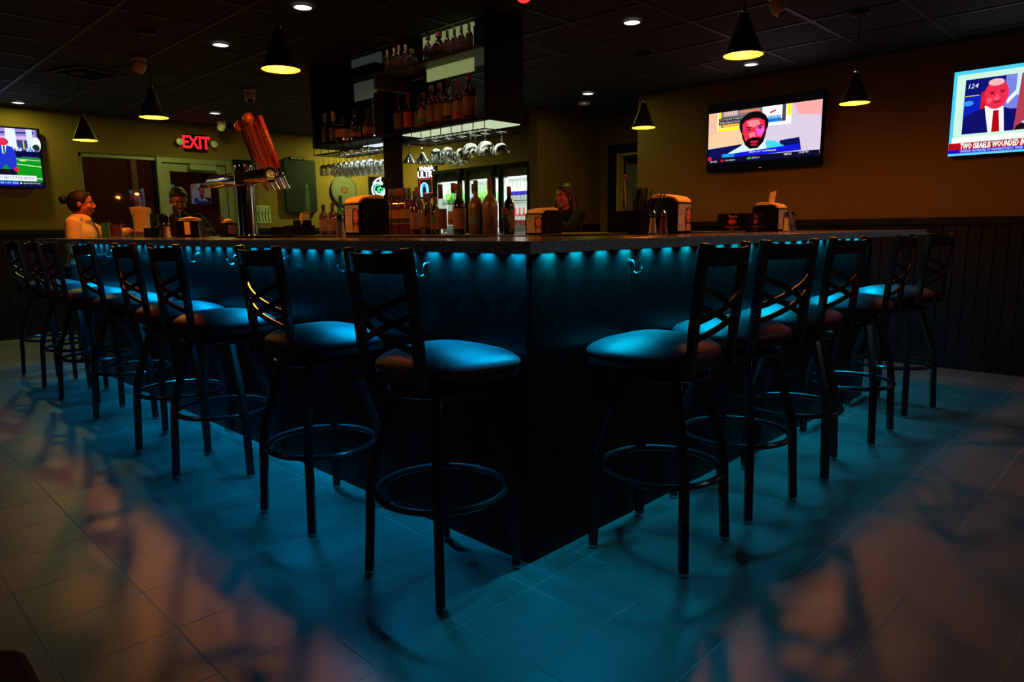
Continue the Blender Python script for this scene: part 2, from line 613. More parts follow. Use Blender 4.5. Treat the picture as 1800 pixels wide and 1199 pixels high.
# ================================================================== THE BAR
PX, PY = 3.2, 5.05                 # panel faces of the far sides
OV = 0.22
CX1, CY1 = 3.515, 5.335            # far outer edges of the top
IW = 0.84                          # width of the top
ZT, TH = 1.07, 0.0335
bar = thing('bar', 'large square bar with black front panels and speckled granite top', 'bar', (0, 0, 0))
m_top = M('granite_top', (0.15, 0.075, 0.04), 0.14, noise=(150, 0.10, (0.28, 0.16, 0.10)), spec=0.6)
ix0, iy0, ix1, iy1 = -OV+IW, -OV+IW, CX1-IW, CY1-IW
o_ = [(-OV, -OV), (CX1, -OV), (CX1, CY1), (-OV, CY1)]
i_ = [(ix0, iy0), (ix1, iy0), (ix1, iy1), (ix0, iy1)]
ring = B()
vs = [(x, y, z) for z in (ZT-TH, ZT) for x, y in o_+i_]
fs = []; mats = []
for k in range(4):
    l = (k+1) % 4
    fs.append((8+k, 8+l, 12+l, 12+k)); mats.append(0)           # top
    fs.append((k, 4+k, 4+l, l)); mats.append(1)                 # underside
    fs.append((k, l, 8+l, 8+k)); mats.append(1)                 # outer edge
    fs.append((4+k, 12+k, 12+l, 4+l)); mats.append(1)
ring.v = vs; ring.f = fs; ring.fm = mats
ring.build('counter_top', [m_top, m_granite], bar, smooth=0, bev=.0025, bseg=2)
# front panels, one object per sheet, with a hairline joint
PZ = ZT-TH-.001


def sheets(axis, c, cuts, sgn):
    for a, b in zip(cuts[:-1], cuts[1:]):
        a2, b2 = a+.0012, b-.0012
        if axis == 'x': BX('front_panel', m_panel, bar, min(c, c+sgn*.02), max(c, c+sgn*.02), a2, b2, .0, PZ, bev=.0012)
        else: BX('front_panel', m_panel, bar, a2, b2, min(c, c+sgn*.02), max(c, c+sgn*.02), .0, PZ, bev=.0012)


sheets('x', 0, [0, 1.163, 2.33, 3.5, 4.67, PY], 1)
sheets('y', 0, [0.02, .546, 1.72, 2.9, PX], 1)
sheets('x', PX, [0.02, 1.2, 2.4, 3.6, PY-.02], -1)
sheets('y', PY, [0.02, 1.2, 2.4, PX], -1)
# inner carcass that carries the top
B().box(.03, .40, .03, PY-.03, 0.01, PZ-.002).box(PX-.40, PX-.03, .03, PY-.03, .01, PZ-.002).box(.40, PX-.40, .03, .40, .01, PZ-.002).box(.40, PX-.40, PY-.40, PY-.03, .01, PZ-.002) \
    .build('carcass', m_black, bar, smooth=0)
# purse hooks
m_hook = M('hook_metal', (0.75, 0.75, 0.75), .18, metal=1.0)
hb = B()
hb.lathe([(.009, 0), (.009, .003)], 10)
pth = [(0, 0, .002), (0, 0, .012), (0, -.012, .020), (0, -.028, .022), (0, -.040, .018), (0, -.046, .030), (0, -.040, .046), (0, -.026, .052)]
hb.tube(pth, .0028, 6)
hb.ball((0, -.022, .053), .004, 8, 5)
h0 = None


def hook(loc, rot):
    global h0
    if h0 is None: h0 = hb.build('hook', m_hook, bar); o = h0
    else: o = h0.copy(); C.objects.link(o)
    o.location = loc; o.rotation_euler = rot


for y in (.492, 1.008, 1.527, 2.06, 2.56, 3.08, 3.6, 4.1, 4.6): hook((0, y, .985), (PI/2, 0, -PI/2))
for x in (.552, 1.08, 1.60, 2.13, 2.65): hook((x, 0, .985), (PI/2, 0, 0))

# led strips under the overhang: modules of a strip 14 cm apart
for nm, col, n, st, side in (('left', COL_LED_LEFT, 36, .037, 'x'), ('right', COL_LED_RIGHT, 22, .100, 'y')):
    cnt = 'cyan led light strip under the counter overhang of the long left side' if nm == 'left' else 'cyan led light strip under the counter overhang of the right side'
    t = thing('led_strip', cnt, 'led strip', (0, 0, 0))
    m_led = EM('led_'+nm, tuple(.1+.9*c for c in col), 1.5)
    L = n*.14
    if side == 'x': BX('tape', m_black, t, -.018, -.003, .0, PY-.05, PZ-.002, PZ)
    else: BX('tape', m_black, t, .0, PX-.05, -.018, -.003, PZ-.002, PZ)
    d0 = None
    db = B().box(-.028, .028, -.004, .004, -.003, -.0005)
    for k in range(n):
        q = st+k*.14
        if d0 is None: d0 = db.build('diode', m_led, t, smooth=0); o = d0
        else: o = d0.copy(); C.objects.link(o)
        if side == 'x': p = (-.0105, q, PZ-.002); o.rotation_euler = (0, 0, PI/2)
        else: p = (q, -.0105, PZ-.002)
        o.location = p
        lamp('led', 'AREA', (p[0], p[1], PZ-.007), P_LED, col, .058 if side == 'y' else .010, (.16 if side == 'y' else 0, 0 if side == 'y' else -.16, 0), .010 if side == 'y' else .058, spread=math.radians(125))
for nm, (x, y, a, b) in {'far': (PX+.045, PY/2, .012, PY-.2), 'end': (PX/2, PY+.045, PX-.2, .012)}.items():
    t = thing('led_strip', 'cyan led light strip under the counter overhang facing the %s' % ('televisions' if nm == 'far' else 'windows'), 'led strip', (0, 0, 0))
    BX('tape', EM('led_far', (.3, .7, 1), 1.0), t, x-a/2, x+a/2, y-b/2, y+b/2, PZ-.004, PZ-.001, smooth=0)
    lamp('led', 'AREA', (x, y, PZ-.008), P_LED*(24 if nm == 'end' else 36)*.8, COL_LED_LEFT if nm == 'end' else COL_LED_RIGHT, a, (0, 0, 0), b)

# rubber mats along the inner edge of the top
tag(BX('bar_mat', m_mat, None, .40, .60, .75, 2.3, ZT+.0005, ZT+.010, bev=.003), 'long black rubber bar mat on the left run of the counter', 'mat')
tag(BX('bar_mat', m_mat, None, .72, 1.22, .42, .60, ZT+.0005, ZT+.010, bev=.003), 'short black rubber bar mat near the bar corner, right run', 'mat')
tag(BX('bar_mat', m_mat, None, 1.74, 2.19, .36, .60, ZT+.0005, ZT+.008, bev=.003), 'black ribbed bar mat left of the black bar caddies', 'mat')

# ================================================================== BAR STOOLS
def make_stool():
    t = thing('bar_stool', '', 'bar stool')
    ND = 4
    for k in range(4):
        a = PI/4+k*PI/2
        dx, dy = math.cos(a), math.sin(a)
        path = [(dx*r, dy*r, z) for r, z in ((.125, .622), (.150, .55), (.195, .42), (.217, .35), (.226, .28), (.230, .18), (.240, .012))]
        leg = B().tube(path, 0, square=(.028, .028), upv=(-dy, dx, 0)).build('leg', m_blackm, t, bev=.003)
        B().lathe([(.013, 0), (.016, .004), (.016, .013)], 10, (dx*.240, dy*.240, 0)).build('foot_glide', m_steel, leg)
    rr = .206
    B().tube([(rr*math.cos(q*2*PI/36), rr*math.sin(q*2*PI/36), .285) for q in range(36)], .0115, 10, closed=True).build('foot_ring', m_blackm, t)
    sp = B()
    sp.lathe([(.155, .612), (.16, .616), (.16, .628), (.155, .632)], 24)
    sp.box(-.09, .09, -.09, .09, .632, .652)
    for k in range(4):
        a = k*PI/2
        sp.lathe([(.006, .604), (.006, .612)], 8, (.125*math.cos(a), .125*math.sin(a), 0))
    up_ = [sp.build('swivel_plate', m_blackm, t)]
    # seat outline: rounded, wider at the front (+y)

    def outline(k, dz=0):
        pts = []
        for i in range(40):
            a = 2*PI*i/40
            c, s = math.cos(a), math.sin(a)
            e = 2/2.9
            x = math.copysign(abs(c)**e, c); y = math.copysign(abs(s)**e, s)
            w = .200+.024*y
            pts.append((x*w*k, (y*.205+.030)*k))
        return pts
    fr = B(); n = 40
    prof = [(.93, .652), (.985, .656), (.985, .676), (.95, .680)]
    vs = [(x, y, z) for k, z in prof for x, y in outline(k)]
    fs = [(r*n+i, r*n+(i+1) % n, (r+1)*n+(i+1) % n, (r+1)*n+i) for r in range(3) for i in range(n)]
    fs += [tuple(range(n))[::-1], tuple(3*n+i for i in range(n))]
    fr.add(vs, fs); up_.append(fr.build('seat_frame', m_blackm, t))
    prof = [(.95, .679), (.995, .684), (1.012, .693), (1.0, .702), (.94, .714), (.82, .728), (.62, .741), (.36, .748), (.12, .750)]
    vs = [(x, y, z) for k, z in prof for x, y in outline(k)]
    R = len(prof)
    fs = [(r*n+i, r*n+(i+1) % n, (r+1)*n+(i+1) % n, (r+1)*n+i) for r in range(R-1) for i in range(n)]
    fs += [tuple(range(n))[::-1], tuple((R-1)*n+i for i in range(n))]
    up_.append(B().add(vs, fs).build('seat', m_vinyl, t, smooth=60))
    hw = .138

    def py(z): return -.172-.040*((z-.65)/.41)**1.3 if z > .65 else -.172
    for s in (-1, 1):
        po = B().tube([(s*hw*(1+.05*(z-.65)), py(z), z) for z in (.648, .70, .80, .90, 1.0, 1.055)], 0, square=(.034, .024), upv=(1, 0, 0)).build('back_post', m_blackm, t, bev=.003)
        up_.append(po)

    def bow(u, d): return -d*(1-u*u)
    rail = B()
    N = 10
    vs = []; fs = []
    for i in range(N+1):
        u = -1+2*i/N
        x = u*(hw+.008)
        for z in (.985, 1.045):
            zz = z+(.0 if z < 1 else -.006*(1-u*u))
            y = py(zz)+bow(u, .042)
            vs += [(x, y-.006, zz), (x, y+.006, zz)]
    for i in range(N):
        q = i*4; w = q+4
        fs += [(q, q+2, w+2, w), (q+1, w+1, w+3, q+3), (q, w, w+1, q+1), (q+2, q+3, w+3, w+2)]
    fs += [(0, 1, 3, 2), (N*4, N*4+2, N*4+3, N*4+1)]
    up_.append(rail.add(vs, fs).build('top_rail', m_blackm, t))
    for za, zb in ((.925, .815), (.868, .760), (.815, .925), (.760, .868)):
        pth = []
        for i in range(9):
            u = -1+2*i/8
            z = za+(zb-za)*i/8
            pth.append((u*hw, py(z)+bow(u, .040)+(.004 if za > zb else -.004), z))
        up_.append(B().tube(pth, 0, square=(.006, .020), upv=(0, 1, 0)).build('cross_slat', m_blackm, t, smooth=50))
    return t, [o.name for o in up_]


stool0, upper = make_stool()
UP = ('swivel_plate', 'seat_frame', 'seat', 'back_post', 'top_rail', 'cross_slat')
LS = [(-.222, .175, 3, 0), (-.225, .905, 3, 0), (-.262, 1.73, 45, 2), (-.25, 2.29, 50, 0), (-.225, 3.12, 50, 3), (-.245, 3.78, 24, -2), (-.225, 4.35, 42, 0), (-.222, 5.02, 30, 2)]
RS = [(.430, -.228, 6, 2), (.985, -.222, -4.6, -13), (1.56, -.215, 14, -6), (2.262, -.227, 2, 3), (2.966, -.235, -11, -9)]
ordn = ['first', 'second', 'third', 'fourth', 'fifth', 'sixth', 'seventh', 'eighth', 'ninth']
k = 0
for side, rows in (('left', LS), ('right', RS)):
    for i, (x, y, br, sr) in enumerate(rows):
        o = stool0 if k == 0 else copy_tree(stool0)
        k += 1
        base = math.radians(br)
        face = (-PI/2 if side == 'left' else 0)+math.radians(sr)
        o.location = (x, y, 0)
        o.rotation_euler = (0, 0, base)
        for ch in o.children:
            if ch.name.split('.')[0] in UP: ch.rotation_euler = (0, 0, face-base)
        last = (i == len(rows)-1)
        where = 'nearest the bar corner' if i == 0 else ('farthest from the bar corner' if last else '%s from the bar corner' % ordn[i])
        o['label'] = 'black cross-back bar stool, %s side of the bar, %s' % (side, where)
        o['group'] = 'bar stools along the %s side of the bar' % side

# ================================================================== LIGHTS OVERHEAD
m_shade = M('shade_black', (0.010, 0.009, 0.008), 0.45)
m_shin = M('shade_inside_gold', (0.85, 0.50, 0.05), 0.5)
m_bulb = EM('bulb_glow', (1.0, .62, .22), 14.0)
m_cord = M('black_cord', (.01, .01, .01), .6)


def make_pendant():
    t = thing('pendant_lamp', '', 'lamp')
    R, H = .0875, .185
    outp = [(R, 0), (R*.985, .004), (R*.80, .045), (R*.60, .090), (R*.40, .135), (R*.26, .165), (R*.22, H)]
    inp = [(r-.003, z+.002) for r, z in outp[::-1] if z < .17]
    s = B(); seg = 32
    s.lathe(outp, seg, caps=False)
    n0 = len(s.f)
    s.m = 1; s.lathe(inp, seg, caps=False)
    s.m = 0
    # rim and closed top
    a = len(outp)*seg
    L = len(inp)
    s.f += [(i, (i+1) % seg, a+(L-1)*seg+(i+1) % seg, a+(L-1)*seg+i) for i in range(seg)]; s.fm += [0]*seg
    s.f.append(tuple((len(outp)-1)*seg+i for i in range(seg))); s.fm.append(0)
    s.f.append(tuple(a+i for i in range(seg))[::-1]); s.fm.append(1)
    sh = s.build('lamp_shade', [m_shade, m_shin], t)
    B().lathe([(.012, H), (.013, H+.004), (.012, H+.028), (.006, H+.034)], 14).build('socket_cap', m_chrome, t)
    B().tube([(0, 0, H+.03), (0, 0, HC-1.84-.02)], .0028, 6).build('cord', m_cord, t)
    B().lathe([(.052, HC-1.84-.001), (.052, HC-1.84-.016), (.046, HC-1.84-.022), (.008, HC-1.84-.024)], 24).build('canopy', m_shade, t)
    B().ball((0, 0, .064), .023, 14, 8).lathe([(.012, .075), (.012, .12)], 10).build('bulb', m_bulb, t)
    return t


p0 = make_pendant()
for i, (x, y, z, lb) in enumerate([(.135, 1.729, 1.865, 'black cone pendant lamp over the left run, largest and nearest of three'),
                                (.185, 3.589, 1.865, 'black cone pendant lamp over the left run, middle one of three'),
                                (.176, 5.164, 1.865, 'black cone pendant lamp hanging in front of the left window'),
                                (1.600, .119, 1.885, 'black cone pendant lamp over the right run nearest the camera'),
                                (3.222, .172, 1.865, 'black cone pendant lamp hanging between the two right televisions'),
                                (3.111, 1.682, 1.865, 'black cone pendant lamp hanging left of the bearded man television')]):
    o = p0 if i == 0 else copy_tree(p0)
    o.location = (x, y, z); o.scale = (1.035, 1.035, 1.0)
    for ch in o.children:
        if ch.name.startswith('canopy'): ch.location.z = 1.84-z
        if ch.name.startswith('cord'): ch.scale.z = (HC-z-.02)/(HC-1.84-.02)
    o['label'] = lb; o['group'] = 'cone pendants above the bar'
    lamp('pendant_light', 'POINT', (x, y, z+.008), P_PENDANT, COL_PENDANT, .030)

m_can = EM('downlight_glow', (1, .97, .90), 1.6)
m_ring = M('downlight_ring', (.35, .35, .33), .5)
d0 = None
for i, (x, y, pw, lb) in enumerate([(.67, 2.43, .3, 'round recessed downlight above the near left pendant'), (.67, 3.58, .3, 'round recessed downlight behind the middle left pendant'),
                                (.12, 7.09, 18, 'round recessed downlight above the football television'), (1.82, 6.45, 33, 'round recessed downlight near the exit sign'),
                                (2.35, 1.27, .3, 'round recessed downlight right of the hanging bottle shelf'), (4.04, 1.28, .3, 'round recessed downlight under the near right pendant, above the television'),
                                (4.02, 2.95, 9, 'round recessed downlight beside the smoke detector'), (4.15, 6.85, 110, 'added unseen downlight over the round sign, behind the shelf')]):  # last one is unseen, added to brighten the left wall
    if d0 is None:
        d0 = thing('ceiling_downlight', '', 'ceiling light')
        B().lathe([(.062, 0), (.062, -.004), (.052, -.006), (.050, -.001)], 24, caps=False).build('trim_ring', m_ring, d0)
        B().lathe([(.051, -.0045), (.051, -.0015)], 24).build('diffuser', m_can, d0)
        o = d0
    else: o = copy_tree(d0)
    o.location = (x, y, HC); o['label'] = lb; o['group'] = 'recessed downlights'
    lamp('downlight', 'AREA', (x, y, HC-.008), P_DOWN*pw, COL_DOWN, .09)

# two unseen downlights added beside the camera to light the counter edges
for x, y, pw, lb in ((-2.5, 2.2, 1.0, 'added unseen downlight over the left aisle'), (2.2, -3.5, 9.0, 'added unseen downlight over the right aisle')):
    o = copy_tree(d0); o.location = (x, y, HC); o['label'] = lb
    lamp('downlight', 'AREA', (x, y, HC-.008), pw, (.75, .92, 1.0), .09)

# ceiling cameras, detector, vent, red beacon
m_cam = M('camera_housing', (.55, .45, .43), .45)
c0 = None
for x, y, s, rz, lb in [(.39, 4.39, 1, .6, 'white turret security camera above the middle left pendant'), (1.53, 4.98, 1.0, 2.8, 'white turret security camera above the beer taps'),
                        (2.12, 7.0, 1.0, .3, 'white turret security camera above the exit sign'), (2.56, .40, .95, 3.4, 'white turret security camera beside the near right pendant')]:
    if c0 is None:
        c0 = thing('security_camera', '', 'camera')
        B().lathe([(.055, 0), (.055, -.012), (.05, -.016), (.03, -.02)], 20).build('base', m_cam, c0)
        hd = B(); hd.X = T(0, 0, -.052, rx=.5)
        hd.lathe([(.02, -.055), (.037, -.05), (.047, -.02), (.048, .01), (.04, .035), (.022, .046)], 20)
        hd = hd.build('housing', m_cam, c0)
        ln = B(); ln.X = T(0, 0, -.052, rx=.5)
        ln.lathe([(.026, -.058), (.027, -.050)], 16); ln.build('lens', m_black, hd)
        o = c0
    else: o = copy_tree(c0)
    o.location = (x, y, HC); o.rotation_euler = (0, 0, rz); o.scale = (s, s, s); o['label'] = lb; o['group'] = 'ceiling security cameras'
t = thing('smoke_detector', 'round ceiling smoke detector with tiny blue light', 'detector', (4.36, 3.27, HC))
B().lathe([(.06, 0), (.06, -.02), (.05, -.032), (.02, -.036)], 22).build('housing', m_cam, t)
B().ball((-.045, -.035, -.026), .006, 8, 5).build('indicator_light', EM('blue_led', (.1, .2, 1), 2), t)
t = thing('air_vent', 'dark square ceiling air vent above the left pendants', 'vent', (.24, 5.18, HC), .35)
B().box(-.20, .20, -.20, -.17, -.012, 0).box(-.20, .20, .17, .20, -.012, 0).box(-.20, -.17, -.17, .17, -.012, 0).box(.17, .20, -.17, .17, -.012, 0).build('frame', m_tbar, t)
vb = B(); vb.X = T(ry=.6); vb.box(-.012, .012, -.165, .165, -.001, .001)
s0 = None
for k in range(8):
    if s0 is None: s0 = vb.build('slat', m_black, t); o = s0
    else: o = s0.copy(); C.objects.link(o)
    o.location = (-.14+k*.04, 0, -.008)
t = thing('warning_light', 'small glowing red light on the ceiling by the shelf end', 'light', (1.45, 1.375, HC))
B().lathe([(.05, 0), (.05, -.012), (.04, -.02)], 18).build('base', m_black, t)
B().lathe([(.035, -.02), (.034, -.035), (.02, -.045)], 16).build('lens', EM('red_glow', (1, .02, .02), 3.0), t)

# ================================================================== TELEVISIONS
m_scr = SCREEN('screen_glow', 1.25)


def television(label, loc, rz, w, h):
    t = thing('television', label, 'television', loc, rz)
    BX('housing', m_black, t, -w/2, w/2, .0, .045, -h/2, h/2, bev=.004)
    BX('wall_bracket', m_steel, t, -.16, .16, .045, .095, -.12, .12, bev=.004)
    return t


# television with the bearded man
tv = television('wall television showing a bearded man on a video call', (4.455, 1.360, 1.905), -PI/2, 1.05, .60)
c = Canvas(1.05, .60)
c.rect(.008, .012, .992, .988, (4, 4, 5))
c.rect(.012, .125, .988, .845, (205, 190, 212))
c.poly([(.012, .125), (.5, .125), (.45, .64), (.012, .64)], (252, 192, 150))
c.poly([(.012, .125), (.30, .125), (.2, .4), (.012, .45)], (252, 178, 150))
c.poly([(.76, .125), (.988, .125), (.988, .33), (.80, .28)], (235, 160, 155))
c.rect(.095, .125, .745, .40, (245, 245, 240))
c.rect(.105, .125, .135, .36, (235, 225, 30)); c.rect(.71, .125, .745, .28, (235, 235, 25)); c.rect(.10, .36, .31, .40, (235, 230, 30))
c.rect(.13, .125, .70, .355, (120, 110, 120))
c.rect(.15, .125, .28, .19, (200, 170, 165)); c.rect(.30, .14, .47, .17, (230, 120, 70)); c.rect(.15, .31, .30, .355, (250, 170, 60))
c.rect(.50, .125, .67, .31, (240, 240, 238)); c.poly([(.56, .21), (.62, .175), (.615, .20), (.57, .23)], (190, 40, 50))
c.rect(.55, .265, .66, .355, (50, 130, 210)); c.rect(.67, .125, .70, .35, (70, 65, 75))
for k in range(4):
    c.rect(.555+k*.027, .275, .575+k*.027, .295, (150, 200, 240)); c.rect(.555+k*.027, .315, .575+k*.027, .335, (30, 80, 150))
c.rect(.11, .215, .34, .262, (8, 8, 10)); c.rect(.11, .268, .34, .31, (8, 8, 10))
c.text('YOU ALLOW IT AND BUY', .12, .238, .020, (235, 235, 235)); c.text('WERE THE NOT PLAY', .12, .289, .020, (235, 235, 235))
c.poly([(.012, .655), (.33, .62), (.30, .845), (.012, .845)], (10, 14, 80))
c.poly([(.66, .62), (.82, .60), (.84, .78), (.66, .78)], (12, 16, 90))
c.poly([(.18, .76), (.33, .64), (.36, .60), (.55, .60), (.58, .63), (.70, .70), (.72, .78)], (205, 235, 230))
c.poly([(.54, .60), (.62, .62), (.70, .70), (.55, .73)], (60, 200, 225))
c.ell(.43, .36, .128, .19, (14, 8, 12), 28)
c.poly([(.315, .36), (.33, .52), (.36, .64), (.40, .70), (.47, .70), (.52, .62), (.54, .50), (.545, .36)], (20, 8, 12))
c.poly([(.33, .34), (.36, .29), (.42, .265), (.48, .275), (.525, .32), (.53, .45), (.50, .56), (.44, .66), (.41, .66), (.36, .57), (.335, .47)], (225, 40, 75))
c.poly([(.37, .30), (.47, .29), (.49, .36), (.43, .40), (.38, .37)], (240, 130, 140))
c.poly([(.45, .40), (.52, .39), (.525, .47), (.49, .54), (.46, .50)], (235, 80, 200))
c.poly([(.39, .48), (.44, .46), (.45, .53), (.40, .54)], (245, 120, 130))
c.rect(.365, .385, .41, .40, (60, 10, 25)); c.rect(.46, .375, .51, .39, (60, 10, 40))
c.ell(.39, .425, .016, .016, (70, 30, 60)); c.ell(.487, .413, .016, .016, (70, 40, 90))
c.poly([(.37, .60), (.38, .56), (.43, .54), (.49, .55), (.515, .58), (.50, .64), (.46, .70), (.41, .70)], (16, 6, 10))
c.ell(.44, .605, .04, .016, (200, 30, 60)); c.ell(.44, .645, .03, .02, (150, 20, 40))
c.poly([(.15, .755), (.82, .69), (.84, .78), (.15, .815)], (18, 24, 205))
c.rect(.15, .745, .265, .80, (20, 130, 215)); c.text('LIVE', .17, .772, .026, (60, 190, 240))
c.text('BRIAN COY  COMMANDER', .40, .748, .020, (240, 240, 250), shear=.2)
c.rect(.012, .795, .988, .875, (12, 12, 42))
c.ell(.035, .80, .02, .033, (215, 20, 60)); c.text('SPORTS', .04, .848, .020, (240, 240, 240))
c.rect(.14, .825, .168, .855, (200, 20, 40)); c.text('COLORADO', .18, .842, .018, (235, 235, 235))
c.rect(.385, .818, .42, .848, (40, 160, 50)); c.text('JETS 20 0', .43, .835, .018, (235, 235, 235))
c.text('NEWS', .70, .822, .024, (250, 250, 250), shear=.2); c.text('12:45 PM', .82, .815, .022, (250, 250, 250), shear=.2)
c.build('screen', m_scr, tv, (0, -.001, 0))
BX('sensor', m_steel, tv, -.012, .012, -.002, 0, -.288, -.283)

# television with the news reader
tv = television('wall television showing a news reader with red tie', (4.455, -.615, 1.893), -PI/2, 1.07, .60)
c = Canvas(1.07, .60)
c.rect(.004, .006, .996, .994, (70, 190, 225))
c.rect(.025, .05, .98, .80, (190, 225, 205))
c.rect(.02, .78, .98, .86, (238, 236, 228))
c.rect(.075, .115, .38, .745, (10, 16, 110))
c.rect(.08, .30, .16, .315, (200, 190, 60)); c.poly([(.075, .31), (.17, .31), (.17, .50), (.075, .60)], (10, 30, 170)); c.ell(.10, .39, .03, .03, (50, 140, 240))
c.rect(.30, .12, .38, .50, (110, 120, 210)); c.poly([(.31, .40), (.38, .25), (.38, .31), (.32, .44)], (230, 230, 250)); c.rect(.36, .115, .40, .35, (190, 225, 235))
c.poly([(.17, .28), (.205, .25), (.205, .46), (.17, .48)], (190, 25, 30))
c.text('124', .085, .195, .045, (235, 235, 250), shear=.2)
c.text('NEWS', .32, .14, .02, (120, 150, 240))
c.poly([(.075, .745), (.085, .55), (.14, .49), (.20, .46), (.30, .47), (.37, .52), (.385, .745)], (12, 14, 96))
c.poly([(.195, .44), (.225, .745), (.315, .745), (.30, .46), (.27, .43)], (235, 240, 240))
c.poly([(.245, .50), (.275, .50), (.29, .745), (.245, .745)], (165, 8, 14))
c.ell(.255, .32, .068, .165, (222, 40, 70), 26)
c.ell(.187, .34, .014, .035, (200, 30, 60)); c.ell(.25, .18, .045, .04, (240, 170, 170))
c.poly([(.238, .375), (.262, .31), (.275, .37), (.262, .385)], (236, 84, 108)); c.poly([(.20, .36), (.235, .35), (.23, .40), (.21, .42)], (234, 80, 104))
c.rect(.215, .285, .248, .295, (120, 10, 30)); c.rect(.272, .275, .305, .285, (120, 10, 30)); c.ell(.232, .305, .010, .010, (90, 10, 30)); c.ell(.288, .298, .010, .010, (90, 10, 30))
c.poly([(.24, .405), (.285, .395), (.28, .41), (.245, .418)], (120, 10, 30))
c.poly([(.385, .115), (.98, .115), (.98, .73), (.365, .745)], (165, 55, 75))
c.poly([(.40, .115), (.98, .115), (.98, .19), (.70, .23), (.42, .28)], (120, 100, 135))
for k in range(26):
    u, v = random.uniform(.40, .95), random.uniform(.2, .5)
    a = random.choice([(200, 60, 80), (140, 30, 50), (190, 110, 130), (100, 20, 40), (225, 180, 190)])
    w = random.uniform(.02, .06)
    c.poly([(u, v), (u+w, v-.06), (u+w+.01, v-.045), (u+.012, v+.015)], a)
c.poly([(.38, .70), (.46, .60), (.52, .43), (.60, .40), (.98, .46), (.98, .735), (.37, .745)], (22, 16, 26))
c.ell(.50, .36, .02, .022, (235, 230, 240)); c.poly([(.40, .66), (.44, .63), (.45, .65), (.42, .68)], (190, 180, 200))
c.text('ISRAEL', .52, .775, .034, (190, 50, 70), shear=.15)
c.rect(.006, .845, .994, .925, (170, 8, 14))
c.text('TWO ISRAELIS WOUNDED IN', .075, .890, .056, (250, 250, 250), shear=.15, sx=.52, bold=.002)
c.text('NEWS BREAKING OUT IS BEGINNING TO', .16, .856, .024, (60, 110, 130), shear=.15, sx=.62)
c.rect(.006, .925, .994, .968, (14, 14, 190))
c.text('UNVEILED PROVISIONS OF WASHINGTON DC VARIES', .075, .947, .026, (210, 225, 250), shear=.2, sx=.6)
c.rect(.006, .968, .994, .992, (90, 190, 240))
c.build('screen', m_scr, tv, (0, -.001, 0))

# unseen third set, added to throw light on the counter edge
tv_added = television('added unseen television on the right wall, lights the counter edge', (4.455, -2.59, 1.893), -PI/2, 1.07, .60)
c.build('screen', m_scr, tv_added, (0, -.001, 0))

# television with the football field
tv = television('wall television showing a suited man on a football field', (-.215, 7.345, 1.895), 0, 1.09, .615)
c = Canvas(1.09, .615)
c.rect(.004, .012, .990, .990, (6, 6, 8))
c.rect(.012, .03, .975, .42, (110, 100, 170))
c.poly([(.60, .03), (.96, .03), (.96, .14), (.60, .17)], (150, 130, 200)); c.poly([(.60, .10), (.95, .07), (.95, .10), (.60, .13)], (40, 50, 120))
c.poly([(.60, .17), (.95, .14), (.95, .20), (.60, .22)], (200, 170, 220))
c.rect(.60, .22, .965, .40, (50, 60, 120))
c.poly([(.72, .03), (.80, .03), (.805, .40), (.715, .40)], (215, 225, 245)); c.poly([(.885, .03), (.935, .03), (.93, .40), (.89, .40)], (205, 220, 245))
c.ell(.962, .27, .035, .12, (225, 230, 245)); c.ell(.955, .33, .03, .06, (20, 50, 40)); c.rect(.852, .22, .862, .38, (200, 215, 40))
for k in range(18):
    c.ell(.745+k*.0125, .37+.02*math.sin(k*2.3), .008, .03, random.choice([(40, 60, 170), (200, 200, 230), (70, 150, 210), (30, 30, 60), (140, 70, 170)]), 8)
c.rect(.012, .395, .978, .50, (8, 8, 60)); c.text('NFL NETWORK FOOTBALL', .83, .492, .012, (120, 160, 220))
c.rect(.012, .50, .98, .90, (12, 140, 20))
c.poly([(.60, .50), (.98, .54), (.98, .55), (.60, .508)], (200, 235, 200)); c.poly([(.60, .57), (.98, .64), (.98, .652), (.60, .58)], (220, 240, 215)); c.poly([(.60, .78), (.98, .84), (.98, .852), (.60, .79)], (225, 240, 220))
c.ell(.835, .55, .03, .012, (180, 230, 180))
c.poly([(.62, .70), (.78, .70), (.775, .85), (.62, .85)], (16, 14, 34))
c.poly([(.625, .36), (.66, .33), (.72, .31), (.765, .34), (.785, .45), (.785, .60), (.77, .70), (.73, .70), (.70, .62), (.66, .70), (.61, .68)], (30, 50, 190))
c.poly([(.68, .31), (.72, .30), (.70, .46), (.68, .44)], (230, 235, 245)); c.poly([(.69, .32), (.705, .32), (.70, .46), (.69, .44)], (30, 40, 70))
c.ell(.695, .255, .042, .062, (205, 40, 70)); c.ell(.775, .70, .022, .035, (215, 20, 60))
c.rect(.012, .795, .93, .885, (225, 230, 235))
c.text('DID YOU ABOUT PUKA NACUA?', .915, .84, .046, (50, 55, 90), align='RIGHT', spacing=1.1, sx=.52)
c.rect(.012, .895, .78, .955, (14, 50, 215)); c.text('SUN 1:00 GAMES', .61, .925, .030, (210, 225, 250), shear=.2)
c.rect(.78, .895, .98, .955, (20, 25, 50)); c.ell(.80, .925, .009, .014, (230, 230, 230)); c.text('@NFLNETWORK', .815, .925, .020, (220, 225, 235))
c.rect(.012, .955, .985, .985, (10, 10, 70))
c.build('screen', m_scr, tv, (0, -.001, 0))

